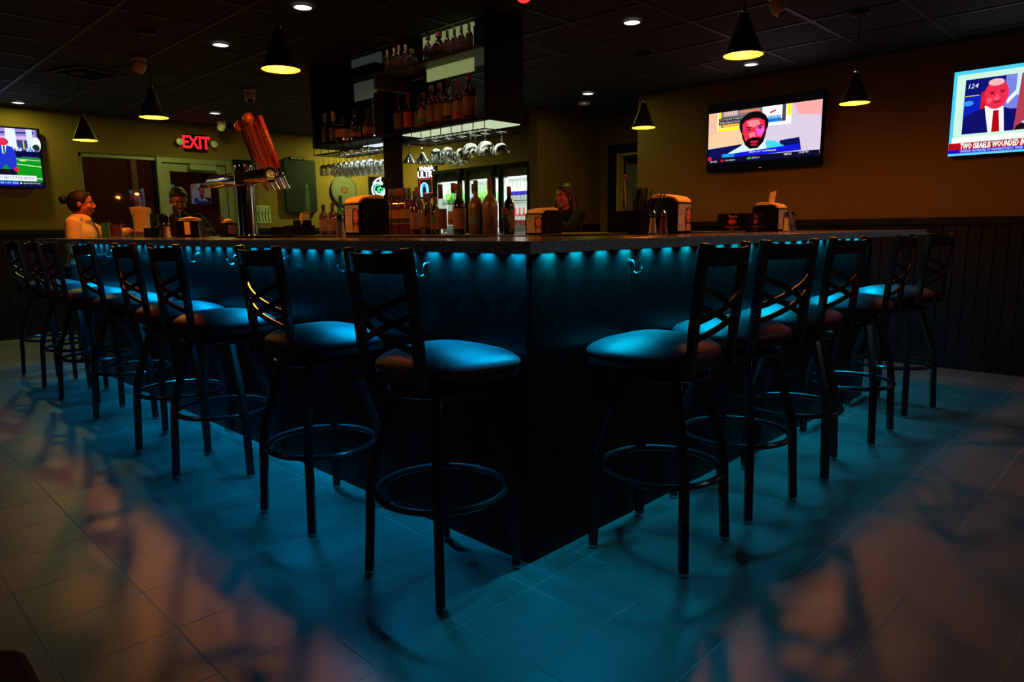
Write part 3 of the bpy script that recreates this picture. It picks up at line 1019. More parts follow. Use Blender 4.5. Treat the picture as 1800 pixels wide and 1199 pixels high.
# ================================================================== SIGNS ON THE WALLS
t = thing('exit_sign', 'lit red EXIT sign with two emergency lamp heads', 'sign', (1.968, YB-.035, 2.19))
BX('housing', m_black, t, -.135, .135, -.005, .034, -.10, .10, bev=.006)
e = B(); e.X = T(0, -.006, -.003, rx=PI/2); e.X = e.X @ Matrix.Diagonal((.78, 1, 1, 1)); e.text('EXIT', .205, .001, spacing=1.02, bold=.006)
e.build('lettering', EM('exit_red', (1.0, .012, .02), 1.8), t, smooth=0)
for s in (-1, 1):
    a = B().tube([(s*.13, .01, .0), (s*.17, -.005, -.005)], .012, 8).build('arm', m_black, t)
    hd = B(); hd.X = T(s*.205, -.02, -.005, rx=PI/2)
    hd.lathe([(.03, 0), (.042, .02), (.040, .032), (.0, .036)], 18)
    hd.build('lamp_head', M('lamp_head_lens', (.5, .5, .46), .3), t)
# tall dark board with a name tag on top
t = thing('menu_board', 'tall dark blue board with rounded corners on left wall', 'board', (3.335, YB-.03, 1.72))
pts = []
for cx, cy, a0 in ((.20, .32, 0), (-.20, .32, 90), (-.20, -.32, 180), (.20, -.32, 270)):
    for k in range(5):
        a = math.radians(a0+k*22.5); pts.append((cx+.035*math.cos(a), cy+.035*math.sin(a)))
b = B(); b.X = T(rx=PI/2); b.prism(pts, -.02, .02); b.build('frame', M('board_frame', (.003, .012, .018), .5, spec=.1), t)
b = B(); b.X = T(rx=PI/2); b.prism([(x*.95, y*.97) for x, y in pts], .0205, .022); b.build('face', M('board_face', (.003, .006, .012), .6, spec=.15), t)
b = B(); b.box(-.14, .06, -.03, .02, .345, .385); tg = b.build('name_tag', m_black, t, bev=.004)
b = B(); b.X = T(-.04, -.0305, .365, rx=PI/2); b.text('BUD LIGHT', .034, .0005); b.build('lettering', M('tag_text', (.35, .42, .45), .5), tg, smooth=0)
cv = Canvas(.47, .71)
cv.poly([(.66, .45), (.72, .45), (.72, .58), (.76, .66), (.76, .95), (.62, .95), (.62, .66), (.66, .58)], (6, 14, 26)); cv.rect(.62, .72, .76, .83, (8, 36, 60)); cv.rect(.655, .47, .72, .52, (40, 60, 70))
cv.text('BEER', .60, .90, .035, (45, 55, 60))
cv.build('print', m_print, t, (0, -.0225, 0))
# patterned sheet on the wall
t = thing('poster', 'white sheet with dark green brush strokes on left wall', 'poster', (2.775, YB-.005, 1.335))
BX('paper', M('sheet_paper', (.30, .33, .26), .8), t, -.115, .115, -.003, .003, -.115, .115, smooth=0)
cv = Canvas(.23, .23)
for k in range(5):
    u = .10+k*.19
    cv.poly([(u, .95), (u-.05, .5), (u+.04, .10), (u+.10, .08), (u+.02, .5), (u+.07, .95)], (24, 40, 22))
    cv.poly([(u+.06, .5), (u+.13, .3), (u+.14, .34), (u+.08, .56)], (30, 50, 28))
cv.build('print', m_print, t, (0, -.0035, 0))
# round tin sign
t = thing('round_sign', 'round white sign with dark ring on left wall behind glasses', 'sign', (4.03, YB-.02, 1.69))
b = B(); b.X = T(rx=PI/2); b.lathe([(.215, 0), (.215, .012), (.185, .014), (.185, .010)], 40); b.build('rim', M('sign_rim', (.05, .045, .045), .5), t)
b = B(); b.X = T(rx=PI/2); b.lathe([(.184, .006), (.184, .0125)], 40); b.build('face', M('sign_face', (.065, .065, .06), .6), t)
cv = Canvas(.36, .36)
cv.ell(.5, .5, .17, .14, (60, 28, 22), 26); cv.ell(.5, .49, .10, .08, (95, 50, 35), 20)
cv.text("Tito's", .5, .22, .07, (70, 62, 55), 'CENTER'); cv.text('Handmade', .5, .78, .055, (70, 62, 55), 'CENTER')
cv.build('print', m_print, t, (0, -.0128, 0))
# neon eye-shaped sign on the left wall
m_nw = EM('neon_white', (.80, 1, .93), 1.6)
m_ng = EM('neon_green', (.03, .85, .30), 1.2)
m_nt = EM('neon_teal', (.25, .95, .70), 1.3)
t = thing('neon_sign', 'white and green swirl neon sign behind the dark post', 'neon sign', (4.60, YB-.05, 1.73))
BX('backing', m_black, t, -.14, .16, .03, .045, -.16, .17, bev=.004)


def arc(cx, cz, rx, rz, a0, a1, n=20):
    return [(cx+rx*math.cos(a0+(a1-a0)*i/n), 0, cz+rz*math.sin(a0+(a1-a0)*i/n)) for i in range(n+1)]


B().tube(arc(.01, -.02, .115, .105, .9, 2*PI+.2, 30), .012, 8).tube([(.085, 0, .07), (.04, 0, .12), (.06, 0, .165), (-.02, 0, .13), (-.08, 0, .07)], .013, 8).build('white_tube', m_nw, t)
B().tube(arc(.02, -.02, .085, .075, 1.2, 2*PI+.4, 26), .008, 8).tube([(.06, 0, .09), (.0, 0, .085), (-.05, 0, .055)], .008, 8).build('teal_tube', m_nt, t)
b = B(); b.X = T(.03, .0, -.015, rx=PI/2); b.lathe([(.045, -.004), (.045, .004)], 24); b.build('green_eye', m_ng, t)
b = B(); b.X = T(.04, -.006, -.02, rx=PI/2); b.lathe([(.016, -.003), (.016, .003)], 16); b.build('pupil', m_black, t)
B().tube(arc(.02, -.03, .06, .052, 3.3, 6.2, 16), .009, 8).build('white_swirl', m_nw, t)
st = B()
for k in range(5):
    st.X = T(.03+.006*k, 0, -.16-.022*k, ry=.5); st.box(-.022, .022, -.006, .006, -.006, .006)
st.build('striped_straw', m_nw, t)
# neon beer sign on the back wall
m_nb = EM('neon_cyan', (.25, .85, 1.0), 1.6)
m_nr = EM('neon_red', (1, .03, .03), 1.2)
m_nwh = EM('neon_letters', (1, 1, 1), 2.2)
t = thing('neon_sign', 'white lettered neon beer sign beside the glass coolers', 'neon sign', (XB-.035, 6.72, 1.80), -PI/2)
BX('backing', m_black, t, -.20, .24, .015, .03, -.22, .22, bev=.004)
b = B(); b.X = T(.04, -.002, .105, rx=PI/2); b.text('ULTRA', .145, .006, spacing=.95); b.build('lettering', m_nwh, t, smooth=0)
b = B(); b.X = T(.03, -.002, .195, rx=PI/2); b.text('Michelob', .085, .005); b.build('script_lettering', m_nwh, t, smooth=0)
B().tube([(-.13, 0, .04), (.15, 0, .04), (.15, 0, -.16), (-.13, 0, -.16)], .006, 8, closed=True).build('red_frame', m_nr, t)
B().tube([(-.10, 0, -.21), *arc(-.03, -.10, .08, .085, PI, 0, 16), (.05, 0, -.21)], .013, 8).build('blue_arch', m_nb, t)
B().tube([(-.075, 0, -.21), *arc(-.03, -.11, .05, .06, PI, 0, 16), (.02, 0, -.21)], .008, 8).build('blue_inner_arch', EM('neon_blue', (.05, .35, 1), 1.4), t)

# ================================================================== COOLERS
t = thing('drinks_cooler', 'black three door glass drinks cooler with bright white interior', 'cooler', (4.30, 4.87, 0))
Y0, Y1, D, ZC = -.905, .905, .66, 1.865
B().box(0.04, D, Y0, Y0+.03, .05, ZC).box(.04, D, Y1-.03, Y1, .05, ZC).box(.04, D, Y0+.03, Y1-.03, ZC-.04, ZC).box(.04, D, Y0+.03, Y1-.03, .05, .20).box(D-.02, D, Y0+.03, Y1-.03, .20, ZC-.04).box(.04, D-.02, Y0+.02, Y1-.02, 0, .05).build('cabinet', m_cab, t, smooth=0)
m_int = M('cooler_white_lining', (.70, .74, .70), .5)
B().box(D-.03, D-.021, Y0+.03, Y1-.03, .2, ZC-.04).box(.05, D-.03, Y0+.031, Y0+.036, .2, ZC-.04).box(.05, D-.03, Y1-.036, Y1-.031, .2, ZC-.04).build('lining', m_int, t, smooth=0)
BX('header', M('cooler_header', (.10, .11, .07), .5), t, .06, .25, Y0+.04, Y1-.04, 1.715, ZC-.041, smooth=0)
m_strip = EM('cooler_led', (.93, 1.0, .98), 2.2)
m_shelf = M('wire_shelf', (.55, .6, .58), .4)
doors = [(-.875, -.355), (-.275, .245), (.325, .875)]
for a, b in doors:
    f = B().box(0, .04, a, a+.055, .06, ZC-.005).box(0, .04, b-.055, b, .06, ZC-.005).box(0, .04, a+.055, b-.055, ZC-.055, ZC-.005).box(0, .04, a+.055, b-.055, .06, .14).build('door', m_cab, t, bev=.003)
    BX('pane', m_pane, f, .015, .020, a+.054, b-.054, .139, ZC-.054, smooth=0)
    BX('handle', m_steel, f, -.03, 0, a+.02, a+.035, .8, 1.3, bev=.004)
    BX('light_strip', m_strip, t, .055, .085, b-.085, b-.06, .25, 1.70, smooth=0)
    BX('light_strip', m_strip, t, .07, .10, a+.06, b-.09, 1.69, 1.713, smooth=0)
    for z in (1.44, 1.15, .86, .57): BX('shelf', m_shelf, t, .10, D-.04, a+.03, b-.03, z-.012, z, smooth=0)
    lamp('cooler_light', 'AREA', (4.30+.12, 4.87+(a+b)/2, 1.68), 4.5, (.93, 1, .97), .05, (0, -.75, 0), .4)
    lamp('cooler_light', 'AREA', (4.30+.12, 4.87+(a+b)/2, 1.41), 2.5, (.93, 1, .97), .05, (0, -.75, 0), .4)


def simple_bottle(h, r, body, band, cap):
    b = B()
    b.lathe([(r*.9, 0), (r, .006), (r, h*.30)], 10); n = len(b.f)
    b.m = 1; b.lathe([(r*1.02, h*.28), (r*1.02, h*.50)], 10, caps=False)
    b.m = 0; b.lathe([(r, h*.30), (r, h*.54), (r*.45, h*.72), (r*.38, h*.93)], 10)
    b.m = 2; b.lathe([(r*.45, h*.92), (r*.45, h)], 8)
    return b.build('cooler_bottle', [body, band, cap])


m_bl = M('blue_drink', (.05, .03, .55), .25, emis=None); m_pu = M('purple_band', (.45, .05, .45), .4); m_sil = M('silver_cap', (.7, .7, .7), .3, metal=1)
m_gr = M('green_drink', (.10, .55, .05), .3); m_lime = M('lime_band', (.35, .75, .10), .4); m_rd = M('red_drink', (.45, .05, .05), .3); m_wh = M('white_band', (.8, .8, .78), .5)
m_rc = M('red_cap', (.5, .02, .03), .4); m_wd = M('white_drink', (.75, .75, .8), .3)
sets = [((-.80, -.40), 1.44, 7, .215, (m_wd, m_bl, m_sil), '%s blue and white bottle from the left behind right cooler door', 'blue bottles in the right cooler door'),
        ((-.82, -.40), 1.15, 7, .205, (m_rd, m_wh, m_rc), '%s red bottle with white band from the left behind right cooler door', 'red bottles in the right cooler door'),
        ((-.20, .16), 1.44, 5, .20, (m_gr, m_lime, m_gr), '%s green bottle from the left behind the middle cooler door', 'green bottles in the middle cooler door'),
        ((.38, .76), 1.44, 5, .20, (m_gr, m_lime, m_lime), '%s lime green bottle from the left behind the left cooler door', 'green bottles in the left cooler door')]
for (a, b), z, n, h, ms, lb, gr in sets:
    f0 = None
    for k in range(n):
        y = a+(b-a)*k/(n-1)
        if f0 is None: f0 = simple_bottle(h, .027, *ms); o = f0
        else: o = f0.copy(); C.objects.link(o)
        o.location = (4.30+.17, 4.87+y, z+.0005)
        tag(o, lb % ordn[n-1-k], 'bottle', gr)
t = thing('upright_cabinet', 'black upright cabinet in the far corner below round sign', 'cabinet', (4.25, 7.18, 0))
BX('body', m_cab, t, -.36, .42, -.22, .22, 0, 1.43, bev=.005); BX('top_panel', m_black, t, -.37, .43, -.23, .22, 1.43, 1.46, bev=.004)
BX('door', m_black, t, -.34, .40, -.235, -.22, .08, 1.4, bev=.004)

# ================================================================== BACK BAR ISLAND AND HANGING SHELF
isl = thing('back_bar', 'black back bar island in the middle of the bar', 'bar', (0, 0, 0))
B().box(1.36, 2.02, 1.12, 4.08, .06, 1.03).box(1.40, 1.98, 1.16, 4.04, 0, .06).build('body', m_cab, isl, smooth=0)
BX('counter_top', M('back_bar_top', (.03, .026, .024), .25), isl, 1.33, 2.05, 1.09, 4.11, 1.03, 1.068, bev=.003)
for k in range(4): BX('door', m_black, isl, 1.345, 1.36, 1.16+k*.73, 1.16+k*.73+.70, .1, .98, bev=.003)
BX('post', m_cab, isl, 1.585, 1.685, 2.87, 2.97, 1.068, 1.77)

UX0, UX1, UY0, UY1, UZ = 1.45, 1.785, 1.70, 3.76, 1.77
hs = thing('hanging_shelf', 'long black bottle shelf hanging from the ceiling above the island', 'shelf', (0, 0, 0))
BX('end_panel', m_cab, hs, UX0+.02, UX1, UY0, UY0+.03, UZ, HC-.001, bev=.002)
BX('end_panel', m_cab, hs, UX0, UX1, UY1-.03, UY1, UZ, HC-.001, bev=.002)
BX('shelf_board', m_cab, hs, UX0, UX1, UY0+.03, UY1-.03, UZ, UZ+.014, bev=.002)
m_wood = M('warm_shelf_edge', (.07, .035, .02), .5)
BX('shelf_board', m_wood, hs, UX0+.01, UX1-.0, UY0+.03, 2.84, 2.195, 2.217, bev=.002)
BX('top_board', m_cab, hs, 1.607, UX1, UY0+.03, UY1-.03, HC-.03, HC-.002, smooth=0)
BX('divider', m_wood, hs, UX0+.005, UX1-.01, 2.84, 2.87, 2.11, 2.217, bev=.002)
BX('divider', m_cab, hs, UX0+.20, UX1-.01, 2.415, 2.435, UZ+.014, HC-.03, smooth=0)
# lit back panels
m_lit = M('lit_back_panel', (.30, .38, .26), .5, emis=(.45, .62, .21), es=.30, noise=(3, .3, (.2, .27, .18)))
m_lit2 = M('reflection_glow_panel', (.20, .25, .22), .4, emis=(.30, .42, .34), es=.06, noise=(2, .3, (.12, .16, .13)))  # weak emission stands in for light these panels only reflect
BX('back_panel', m_lit, hs, 1.594, 1.606, 1.955, 2.47, 2.245, HC-.002, smooth=0)
BX('back_panel', m_lit, hs, 1.594, 1.606, 1.965, 2.44, 2.112, 2.194, smooth=0)
BX('back_panel', m_cab, hs, 1.594, 1.606, 2.47, 2.84, 2.22, HC-.03, smooth=0)
BX('back_panel', m_cab, hs, 1.594, 1.606, UY0+.03, 1.955, 2.22, HC-.03, smooth=0)
BX('back_panel', m_cab, hs, UX1-.035, UX1-.02, 2.435, 2.84, UZ+.014, 2.19, smooth=0)
BX('back_panel', m_lit2, hs, 1.594, 1.606, 2.97, 3.36, 2.318, HC-.002, smooth=0)
BX('back_panel', m_lit2, hs, 1.594, 1.606, 3.05, 3.34, 2.10, 2.232, smooth=0)
BX('shelf_board', m_cab, hs, 1.50, 1.606, 2.92, 3.40, 2.236, 2.312, bev=.002)
BX('back_panel', m_cab, hs, UX1-.035, UX1-.02, 3.36, UY1-.03, UZ+.014, HC-.03, smooth=0)
lamp('shelf_light', 'AREA', (UX0+.03, 2.25, 2.19), .10, (1, .62, .5), .02, (0, -.5, 0), 1.0)  # this and the next two: added lamps without fixture, brighten the bottle labels
lamp('shelf_light', 'AREA', (UX0+.03, 2.3, HC-.034), .12, (1, .62, .5), .02, (0, -.5, 0), 1.0)
lamp('shelf_light', 'AREA', (UX0+.03, 3.35, 2.14), .03, (1, .62, .4), .02, (0, -.5, 0), .7)
# white light panel under the near end and dim one under the far end
BX('light_panel', EM('under_panel_glow', (.72, .85, .55), .75), hs, UX0+.05, UX1-.012, UY0+.02, 2.62, UZ-.006, UZ-.0005, smooth=0)
lamp('shelf_light', 'AREA', (1.62, 2.15, UZ-.012), P_RACK, (.85, 1, .72), .25, (0, 0, 0), .8)
BX('light_bar', EM('under_bar_glow', (.8, .95, 1.0), .9), hs, 1.66, 1.76, 2.98, 3.35, UZ-.006, UZ-.0005, smooth=0)
lamp('shelf_light', 'AREA', (1.70, 3.3, UZ-.012), P_RACK*1.2, (.85, 1, .85), .1, (0, 0, 0), .8)
t = thing('liquor_cabinet', 'black box standing between the bottles on the lower hanging shelf', 'cabinet', (1.555, 2.835, UZ+.0145))
BX('body', m_cab, t, -.10, .10, -.075, .045, 0, .30, bev=.003); BX('door', m_black, t, -.105, -.10, -.07, .04, .01, .29, bev=.001)


def rack(y0, y1, lb, pitch):
    t = thing('glass_rack', lb, 'rack', (0, 0, 0))
    z = 1.715
    f = B().tube([(1.455, y0, z), (1.455, y1, z), (1.77, y1, z), (1.77, y0, z)], .0035, 6, closed=True)
    f.build('frame', m_black, t)
    n = int(round((y1-y0)/pitch))
    w = B()
    w.tube([(1.44, 0, z), (1.77, 0, z)], .0025, 5)
    o = None
    for k in range(1, n):
        if o is None: o = w.build('cross_wire', m_black, t)
        else: o = o.copy(); C.objects.link(o)
        o.location = (0, y0+k*pitch, 0)
    m = max(3, int((y1-y0)/.10))
    hb = B().tube([(0, 0, z), (0, 0, UZ-.0005)], .003, 5)
    o = None
    for k in range(m+1):
        for x in (1.455, 1.77):
            if o is None: o = hb.build('hanger', m_black, t)
            else: o = o.copy(); C.objects.link(o)
            o.location = (x, y0+(y1-y0)*k/m, 0)
    return t


rack(1.72, 2.66, 'black wire rack holding martini and margarita glasses under the lit shelf end', .047)
rack(2.98, 3.75, 'black wire rack full of wine glasses under the far shelf end', .05)
GP = {'wine': (.031, .082, [(.006, -.082), (.022, -.090), (.033, -.108), (.036, -.130), (.033, -.155), (.028, -.172)]),
      'martini': (.034, .085, [(.005, -.085), (.012, -.092), (.052, -.150)]),
      'margarita': (.036, .070, [(.006, -.070), (.030, -.076), (.048, -.095), (.054, -.125), (.053, -.138)]),
      'goblet': (.034, .075, [(.006, -.075), (.028, -.082), (.044, -.108), (.046, -.140), (.042, -.165)])}
G0 = {}


def glass(kind, x, y, lb, group):
    if kind not in G0:
        fr, sl, bowl = GP[kind]
        t = thing('drinking_glass', '', 'glass')
        B().lathe([(.004, -.008), (fr, -.002), (fr, 0), (.0, .001)], 16, caps=False).build('foot', m_stem, t)
        B().lathe([(.0035, -.005), (.003, -sl*.5), (.0045, -sl)], 8, caps=False).build('stem', m_stem, t)
        B().lathe(bowl, 18, caps=False).build('bowl', m_stem, t)
        G0[kind] = t; o = t
    else: o = copy_tree(G0[kind])
    o.location = (x, y, 1.722); o['label'] = lb; o['group'] = group


for r_, x in enumerate((1.50, 1.62, 1.73)):
    for k in range(9):
        glass('wine', x, 3.69-k*.082, '%s wine glass from the left, %s row of the far rack' % (ordn[k], ('front', 'middle', 'back')[r_]), 'wine glasses in the far rack')
for k, (x, y) in enumerate(((1.52, 2.57), (1.52, 2.42), (1.63, 2.40), (1.74, 2.52), (1.63, 2.55))):
    glass('martini', x, y, 'martini glass hanging in the near rack, %s' % ('front left', 'front right', 'middle right', 'back left', 'middle left')[k], 'martini glasses in the near rack')
for k, (x, y) in enumerate(((1.52, 2.27), (1.63, 2.26), (1.52, 2.15), (1.63, 2.13), (1.74, 2.30))):
    glass('goblet', x, y, 'wide goblet hanging mid near rack, %s' % ('front left', 'middle left', 'front right', 'middle right', 'rearmost')[k], 'goblets in the near rack')
for k, (x, y) in enumerate(((1.53, 1.93), (1.65, 1.92), (1.53, 1.79), (1.66, 2.02), (1.67, 1.79))):
    glass('margarita', x, y, 'margarita glass at the right end of near rack, %s' % ('front left', 'middle of rear row', 'front right', 'leftmost of rear row', 'rightmost of rear row')[k], 'margarita glasses in the near rack')

# ================================================================== BOTTLES


def bottle(kind, h, w, glassm, label, capm, lb, loc, group, lab2=None, rz=0):
    t = thing('liquor_bottle', lb, 'bottle', loc, rz, group)
    r = w/2
    seg = 16; z0, z1 = .12, .52; lr = r
    if kind == 'square':
        seg = 4; R = r*1.414
        pr = [(R*.96, 0), (R, .01*h), (R, .66*h), (R*.8, .72*h), (R*.32, .77*h), (R*.28, .84*h)]; ct, cr = .83, R*.34; z0, z1 = .24, .55
    elif kind == 'wine':
        pr = [(r*.9, 0), (r, .015*h), (r, .56*h), (r*.85, .63*h), (r*.42, .72*h), (r*.37, .80*h), (r*.36, .95*h)]; ct, cr = .72, r*.42
    elif kind == 'spirit':
        pr = [(r*.92, 0), (r, .01*h), (r, .62*h), (r*.8, .68*h), (r*.38, .76*h), (r*.33, .88*h)]; ct, cr = .86, r*.42
        z0, z1 = (.20, .46) if glassm is g_clr else (.14, .52)
    elif kind == 'frosted':
        pr = [(r*.9, 0), (r*.94, .01*h), (r*.96, .30*h), (r, .48*h), (r*.93, .57*h), (r*.62, .66*h), (r*.30, .71*h), (r*.27, .88*h)]; ct, cr = .80, r*.30; z0, z1 = .22, .36
    elif kind == 'round':
        pr = [(r*.5, 0), (r*.85, .08*h), (r, .28*h), (r*.9, .46*h), (r*.5, .60*h), (r*.28, .66*h), (r*.26, .85*h)]; ct, cr = .74, r*.42; z0, z1 = .18, .40
    elif kind == 'skull':
        pr = [(r*.55, 0), (r*.72, .05*h), (r*.78, .20*h), (r*.98, .34*h), (r, .48*h), (r*.75, .62*h), (r*.38, .68*h), (r*.34, .82*h)]; ct, cr = .76, r*.50; label = None
    b = B()
    if seg == 4: b.X = Matrix.Rotation(PI/4, 4, 'Z')
    b.lathe([(q, z*(h if z <= 1 and k == -1 else 1)) for k, (q, z) in enumerate(pr)], seg)
    body = b.build('glass_body', glassm, t, smooth=50, bev=.004 if seg == 4 else 0)
    if label:
        def rad(z):
            for (ra, za), (rb, zb) in zip(pr[:-1], pr[1:]):
                if za <= z <= zb: return ra+(rb-ra)*(z-za)/(zb-za+1e-9)
            return pr[-1][0]
        zs = [z0*h+(z1-z0)*h*k/4 for k in range(5)]
        b = B()
        if seg == 4: b.X = Matrix.Rotation(PI/4, 4, 'Z')
        b.lathe([(rad(z)*1.01+.0007, z) for z in zs], seg, caps=False)
        la = b.build('paper_label', label, t, smooth=50)
        if lab2:
            b = B()
            if seg == 4: b.X = Matrix.Rotation(PI/4, 4, 'Z')
            za, zb = (z0+.08*(z1-z0)*1)*h, (z0+.40*(z1-z0))*h
            b.lathe([(rad(za)*1.012+.0012, za), (rad(zb)*1.012+.0012, zb)], seg, caps=False)
            b.build('label_band', lab2, la, smooth=50)
    if kind in ('square', 'spirit'): B().lathe([(cr*.95, (ct-.055)*h), (cr*.97, (ct-.002)*h)], 12).build('pourer_ring', m_chrome, t)
    B().lathe([(cr, ct*h), (cr*1.04, (ct+.01)*h), (cr*1.0, .985*h), (cr*.9, h)], 12).build('cap', capm, t)
    return t


g_dark = M('dark_bottle_glass', (.008, .006, .006), .12, coat=.5)
g_red = M('dark_red_glass', (.06, .006, .006), .12, coat=.5)
g_brn = M('whiskey_glass', (.10, .022, .008), .10, coat=.5)
g_grn = M('green_bottle_glass', (.01, .14, .03), .10, coat=.5)
g_clr = GLASS('clear_bottle_glass', (.72, .76, .74), .04, .5)
g_fro = M('frosted_glass', (.11, .075, .07), .35)
l_crm = M('label_cream', (.30, .21, .16), .7); l_pnk = M('label_pink', (.24, .125, .12), .7); l_red = M('label_red', (.42, .02, .04), .6); l_org = M('label_orange', (.30, .13, .03), .7)
l_brn = M('label_brown', (.16, .065, .022), .7); l_grn = M('label_green', (.02, .16, .05), .6); l_blk = M('label_black', (.012, .012, .014), .5); l_blu = M('label_blue', (.05, .12, .35), .6); l_gry = M('label_grey', (.10, .09, .085), .6)
k_gld = M('gold_cap', (.40, .26, .08), .4); k_blk = M('black_cap', (.012, .012, .014), .5); k_red = M('red_bottle_cap', (.22, .012, .02), .45); k_org = M('orange_cap', (.28, .12, .05), .5)
k_grn = M('green_cap', (.03, .10, .04), .5); k_blu = M('blue_cap', (.02, .03, .16), .5); k_cork = M('cork_cap', (.10, .05, .035), .7); k_crm = M('cream_cap', (.35, .24, .18), .6)
ZU, ZL, ZI = 2.2175, UZ+.0145, 1.0685
gu = 'bottles on the upper hanging shelf'
for k, (y, h) in enumerate(((2.783, .152), (2.701, .154), (2.644, .161), (2.568, .151))):
    bottle('wine', h, .045, g_dark, l_pnk if k != 1 else l_org, k_gld, '%s gold-capped small bottle on the upper hanging shelf' % ordn[k], (1.52, y, ZU), gu, l_crm if k == 3 else None)
bottle('round', .105, .075, g_clr, l_pnk, k_crm, 'round clear bottle with circular label on the upper hanging shelf', (1.51, 2.491, ZU), gu)
bottle('spirit', .175, .05, g_dark, l_blu, k_org, 'dark bottle with blue label behind the round bottle, upper shelf', (1.558, 2.375, ZU), gu)
bottle('round', .181, .075, g_clr, l_gry, k_blk, 'squat clear bottle with large black ball stopper, upper shelf', (1.52, 2.323, ZU), gu)
bottle('round', .181, .105, g_red, l_brn, k_red, 'broad dark red bottle with thick stopper on the upper shelf', (1.53, 2.222, ZU), gu)
for k, (y, h) in enumerate(((2.125, .155), (2.055, .154), (1.988, .155), (1.915, .157))):
    bottle('wine', h, .047, g_red, l_pnk, k_blk, '%s of four black-capped small wine bottles, upper shelf right' % ordn[k], (1.52, y, ZU), gu, l_crm)
gl = 'bottles on the lower hanging shelf, lit end'
bottle('wine', .275, .075, g_dark, l_gry, k_blk, 'black bottle with slanted grey marks beside the black box', (1.54, 2.700, ZL), gl)
bottle('wine', .27, .07, g_dark, l_red, k_red, 'dark bottle with bright red label on the lower hanging shelf', (1.54, 2.589, ZL), gl)
bottle('wine', .235, .07, g_dark, l_gry, k_blk, 'black bottle between the red label and the green label bottles', (1.57, 2.504, ZL), gl)
bottle('spirit', .25, .078, g_brn, l_crm, k_cork, 'bottle with cream label over green band, lower hanging shelf', (1.54, 2.421, ZL), gl, l_grn)
bottle('spirit', .282, .075, g_brn, l_pnk, k_org, 'left of two tall orange-necked bottles with pale labels', (1.54, 2.328, ZL), gl)
bottle('spirit', .285, .075, g_brn, l_pnk, k_org, 'right of two tall orange-necked bottles with pale labels', (1.54, 2.239, ZL), gl)
bottle('spirit', .298, .082, g_clr, l_crm, k_blk, 'clear bottle with grey label and black cap, lower hanging shelf', (1.54, 2.146, ZL), gl)
bottle('wine', .268, .078, g_red, l_crm, k_red, 'red bottle with white patterned label, lower hanging shelf', (1.54, 2.052, ZL), gl, l_red)
bottle('spirit', .302, .085, g_red, l_pnk, k_red, 'tall red bottle with two labels at the lit shelf end', (1.54, 1.945, ZL), gl, l_brn)
bottle('spirit', .26, .07, g_clr, l_crm, k_crm, 'pale bottle standing behind the orange-necked bottles', (1.66, 2.28, ZL), gl)
bottle('spirit', .26, .07, g_brn, l_crm, k_cork, 'pale-capped bottle standing behind the clear grey label bottle', (1.66, 2.10, ZL), gl)
gf = 'bottles on the lower hanging shelf, dark end'
bottle('wine', .262, .07, g_dark, l_blk, k_org, 'dark bottle with orange neck tag at the far shelf end', (1.53, 3.68, ZL), gf)
bottle('wine', .262, .075, g_dark, l_blk, k_gld, 'dark bottle with gilded cap near the far shelf end', (1.54, 3.57, ZL), gf)
bottle('square', .20, .09, g_dark, l_org, k_blk, 'squat dark bottle with square orange label, far shelf end', (1.54, 3.431, ZL), gf, None, .3)
bottle('spirit', .235, .075, g_dark, l_blk, k_blk, 'plain dark bottle right of the square orange label', (1.54, 3.261, ZL), gf, l_red)
bottle('round', .23, .09, g_brn, l_pnk, k_blk, 'round-bodied bottle with pale label and red dots beside black box', (1.54, 3.09, ZL), gf, l_red)
gi = 'bottles standing on the back bar island'
for k, (y, c_) in enumerate(((2.674, k_red), (2.589, k_red), (2.505, k_blu))):
    bottle('square', .325, .061, g_brn, l_org, c_, '%s front whiskey bottle with orange label and tall cap' % ordn[k], (1.42, y, ZI), gi, l_blk, .15)
for k, (y, c_) in enumerate(((2.77, k_grn), (2.69, k_red), (2.60, k_grn), (2.51, k_red))):
    bottle('square', .335, .062, g_brn, l_org, c_, '%s rear whiskey bottle, only its %s cap showing' % (ordn[k], 'green' if k % 2 == 0 else 'red'), (1.53, y, ZI), gi, None, .1)
bottle('spirit', .30, .075, g_red, l_pnk, k_cork, 'bottle with pink label right of the three whiskey bottles', (1.42, 2.392, ZI), gi)
bottle('spirit', .285, .075, g_red, l_red, k_blk, 'dark red labelled bottle in front of the neon arch', (1.50, 2.34, ZI), gi)
bottle('spirit', .272, .078, g_clr, l_brn, k_cork, 'clear bottle with a bright edge below the neon sign', (1.42, 2.274, ZI), gi)
bottle('spirit', .255, .07, g_dark, l_grn, k_red, 'dark bottle with small green label, island middle', (1.44, 2.20, ZI), gi, l_brn)
bottle('wine', .33, .078, g_clr, l_brn, k_blk, 'tall wine bottle with plain brown label, island middle', (1.42, 2.117, ZI), gi)
bottle('spirit', .335, .08, g_clr, l_crm, k_red, 'clear bottle with red cap right of the brown label bottle', (1.45, 2.02, ZI), gi, l_brn)
bottle('wine', .325, .082, g_dark, l_pnk, k_blk, 'dark bottle with large pink label left of frosted bottles', (1.42, 1.934, ZI), gi)
bottle('spirit', .32, .07, g_clr, l_brn, k_blk, 'clear slim bottle just left of the blue-necked frosted bottle', (1.46, 1.835, ZI), gi)
bottle('frosted', .335, .098, g_fro, l_blu, k_blu, 'frosted rounded bottle with blue neck and blue label', (1.40, 1.752, ZI), gi)
bottle('frosted', .345, .098, g_fro, None, k_cork, 'frosted rounded bottle with brown neck beside the blue one', (1.42, 1.647, ZI), gi)
bottle('skull', .16, .082, g_clr, None, k_cork, 'small clear skull-shaped bottle with ball stopper on island', (1.40, 1.50, ZI), gi)
bottle('spirit', .30, .07, g_dark, l_gry, k_red, 'dark bottle behind the frosted bottles, near the cooler door', (1.60, 1.66, ZI), gi)
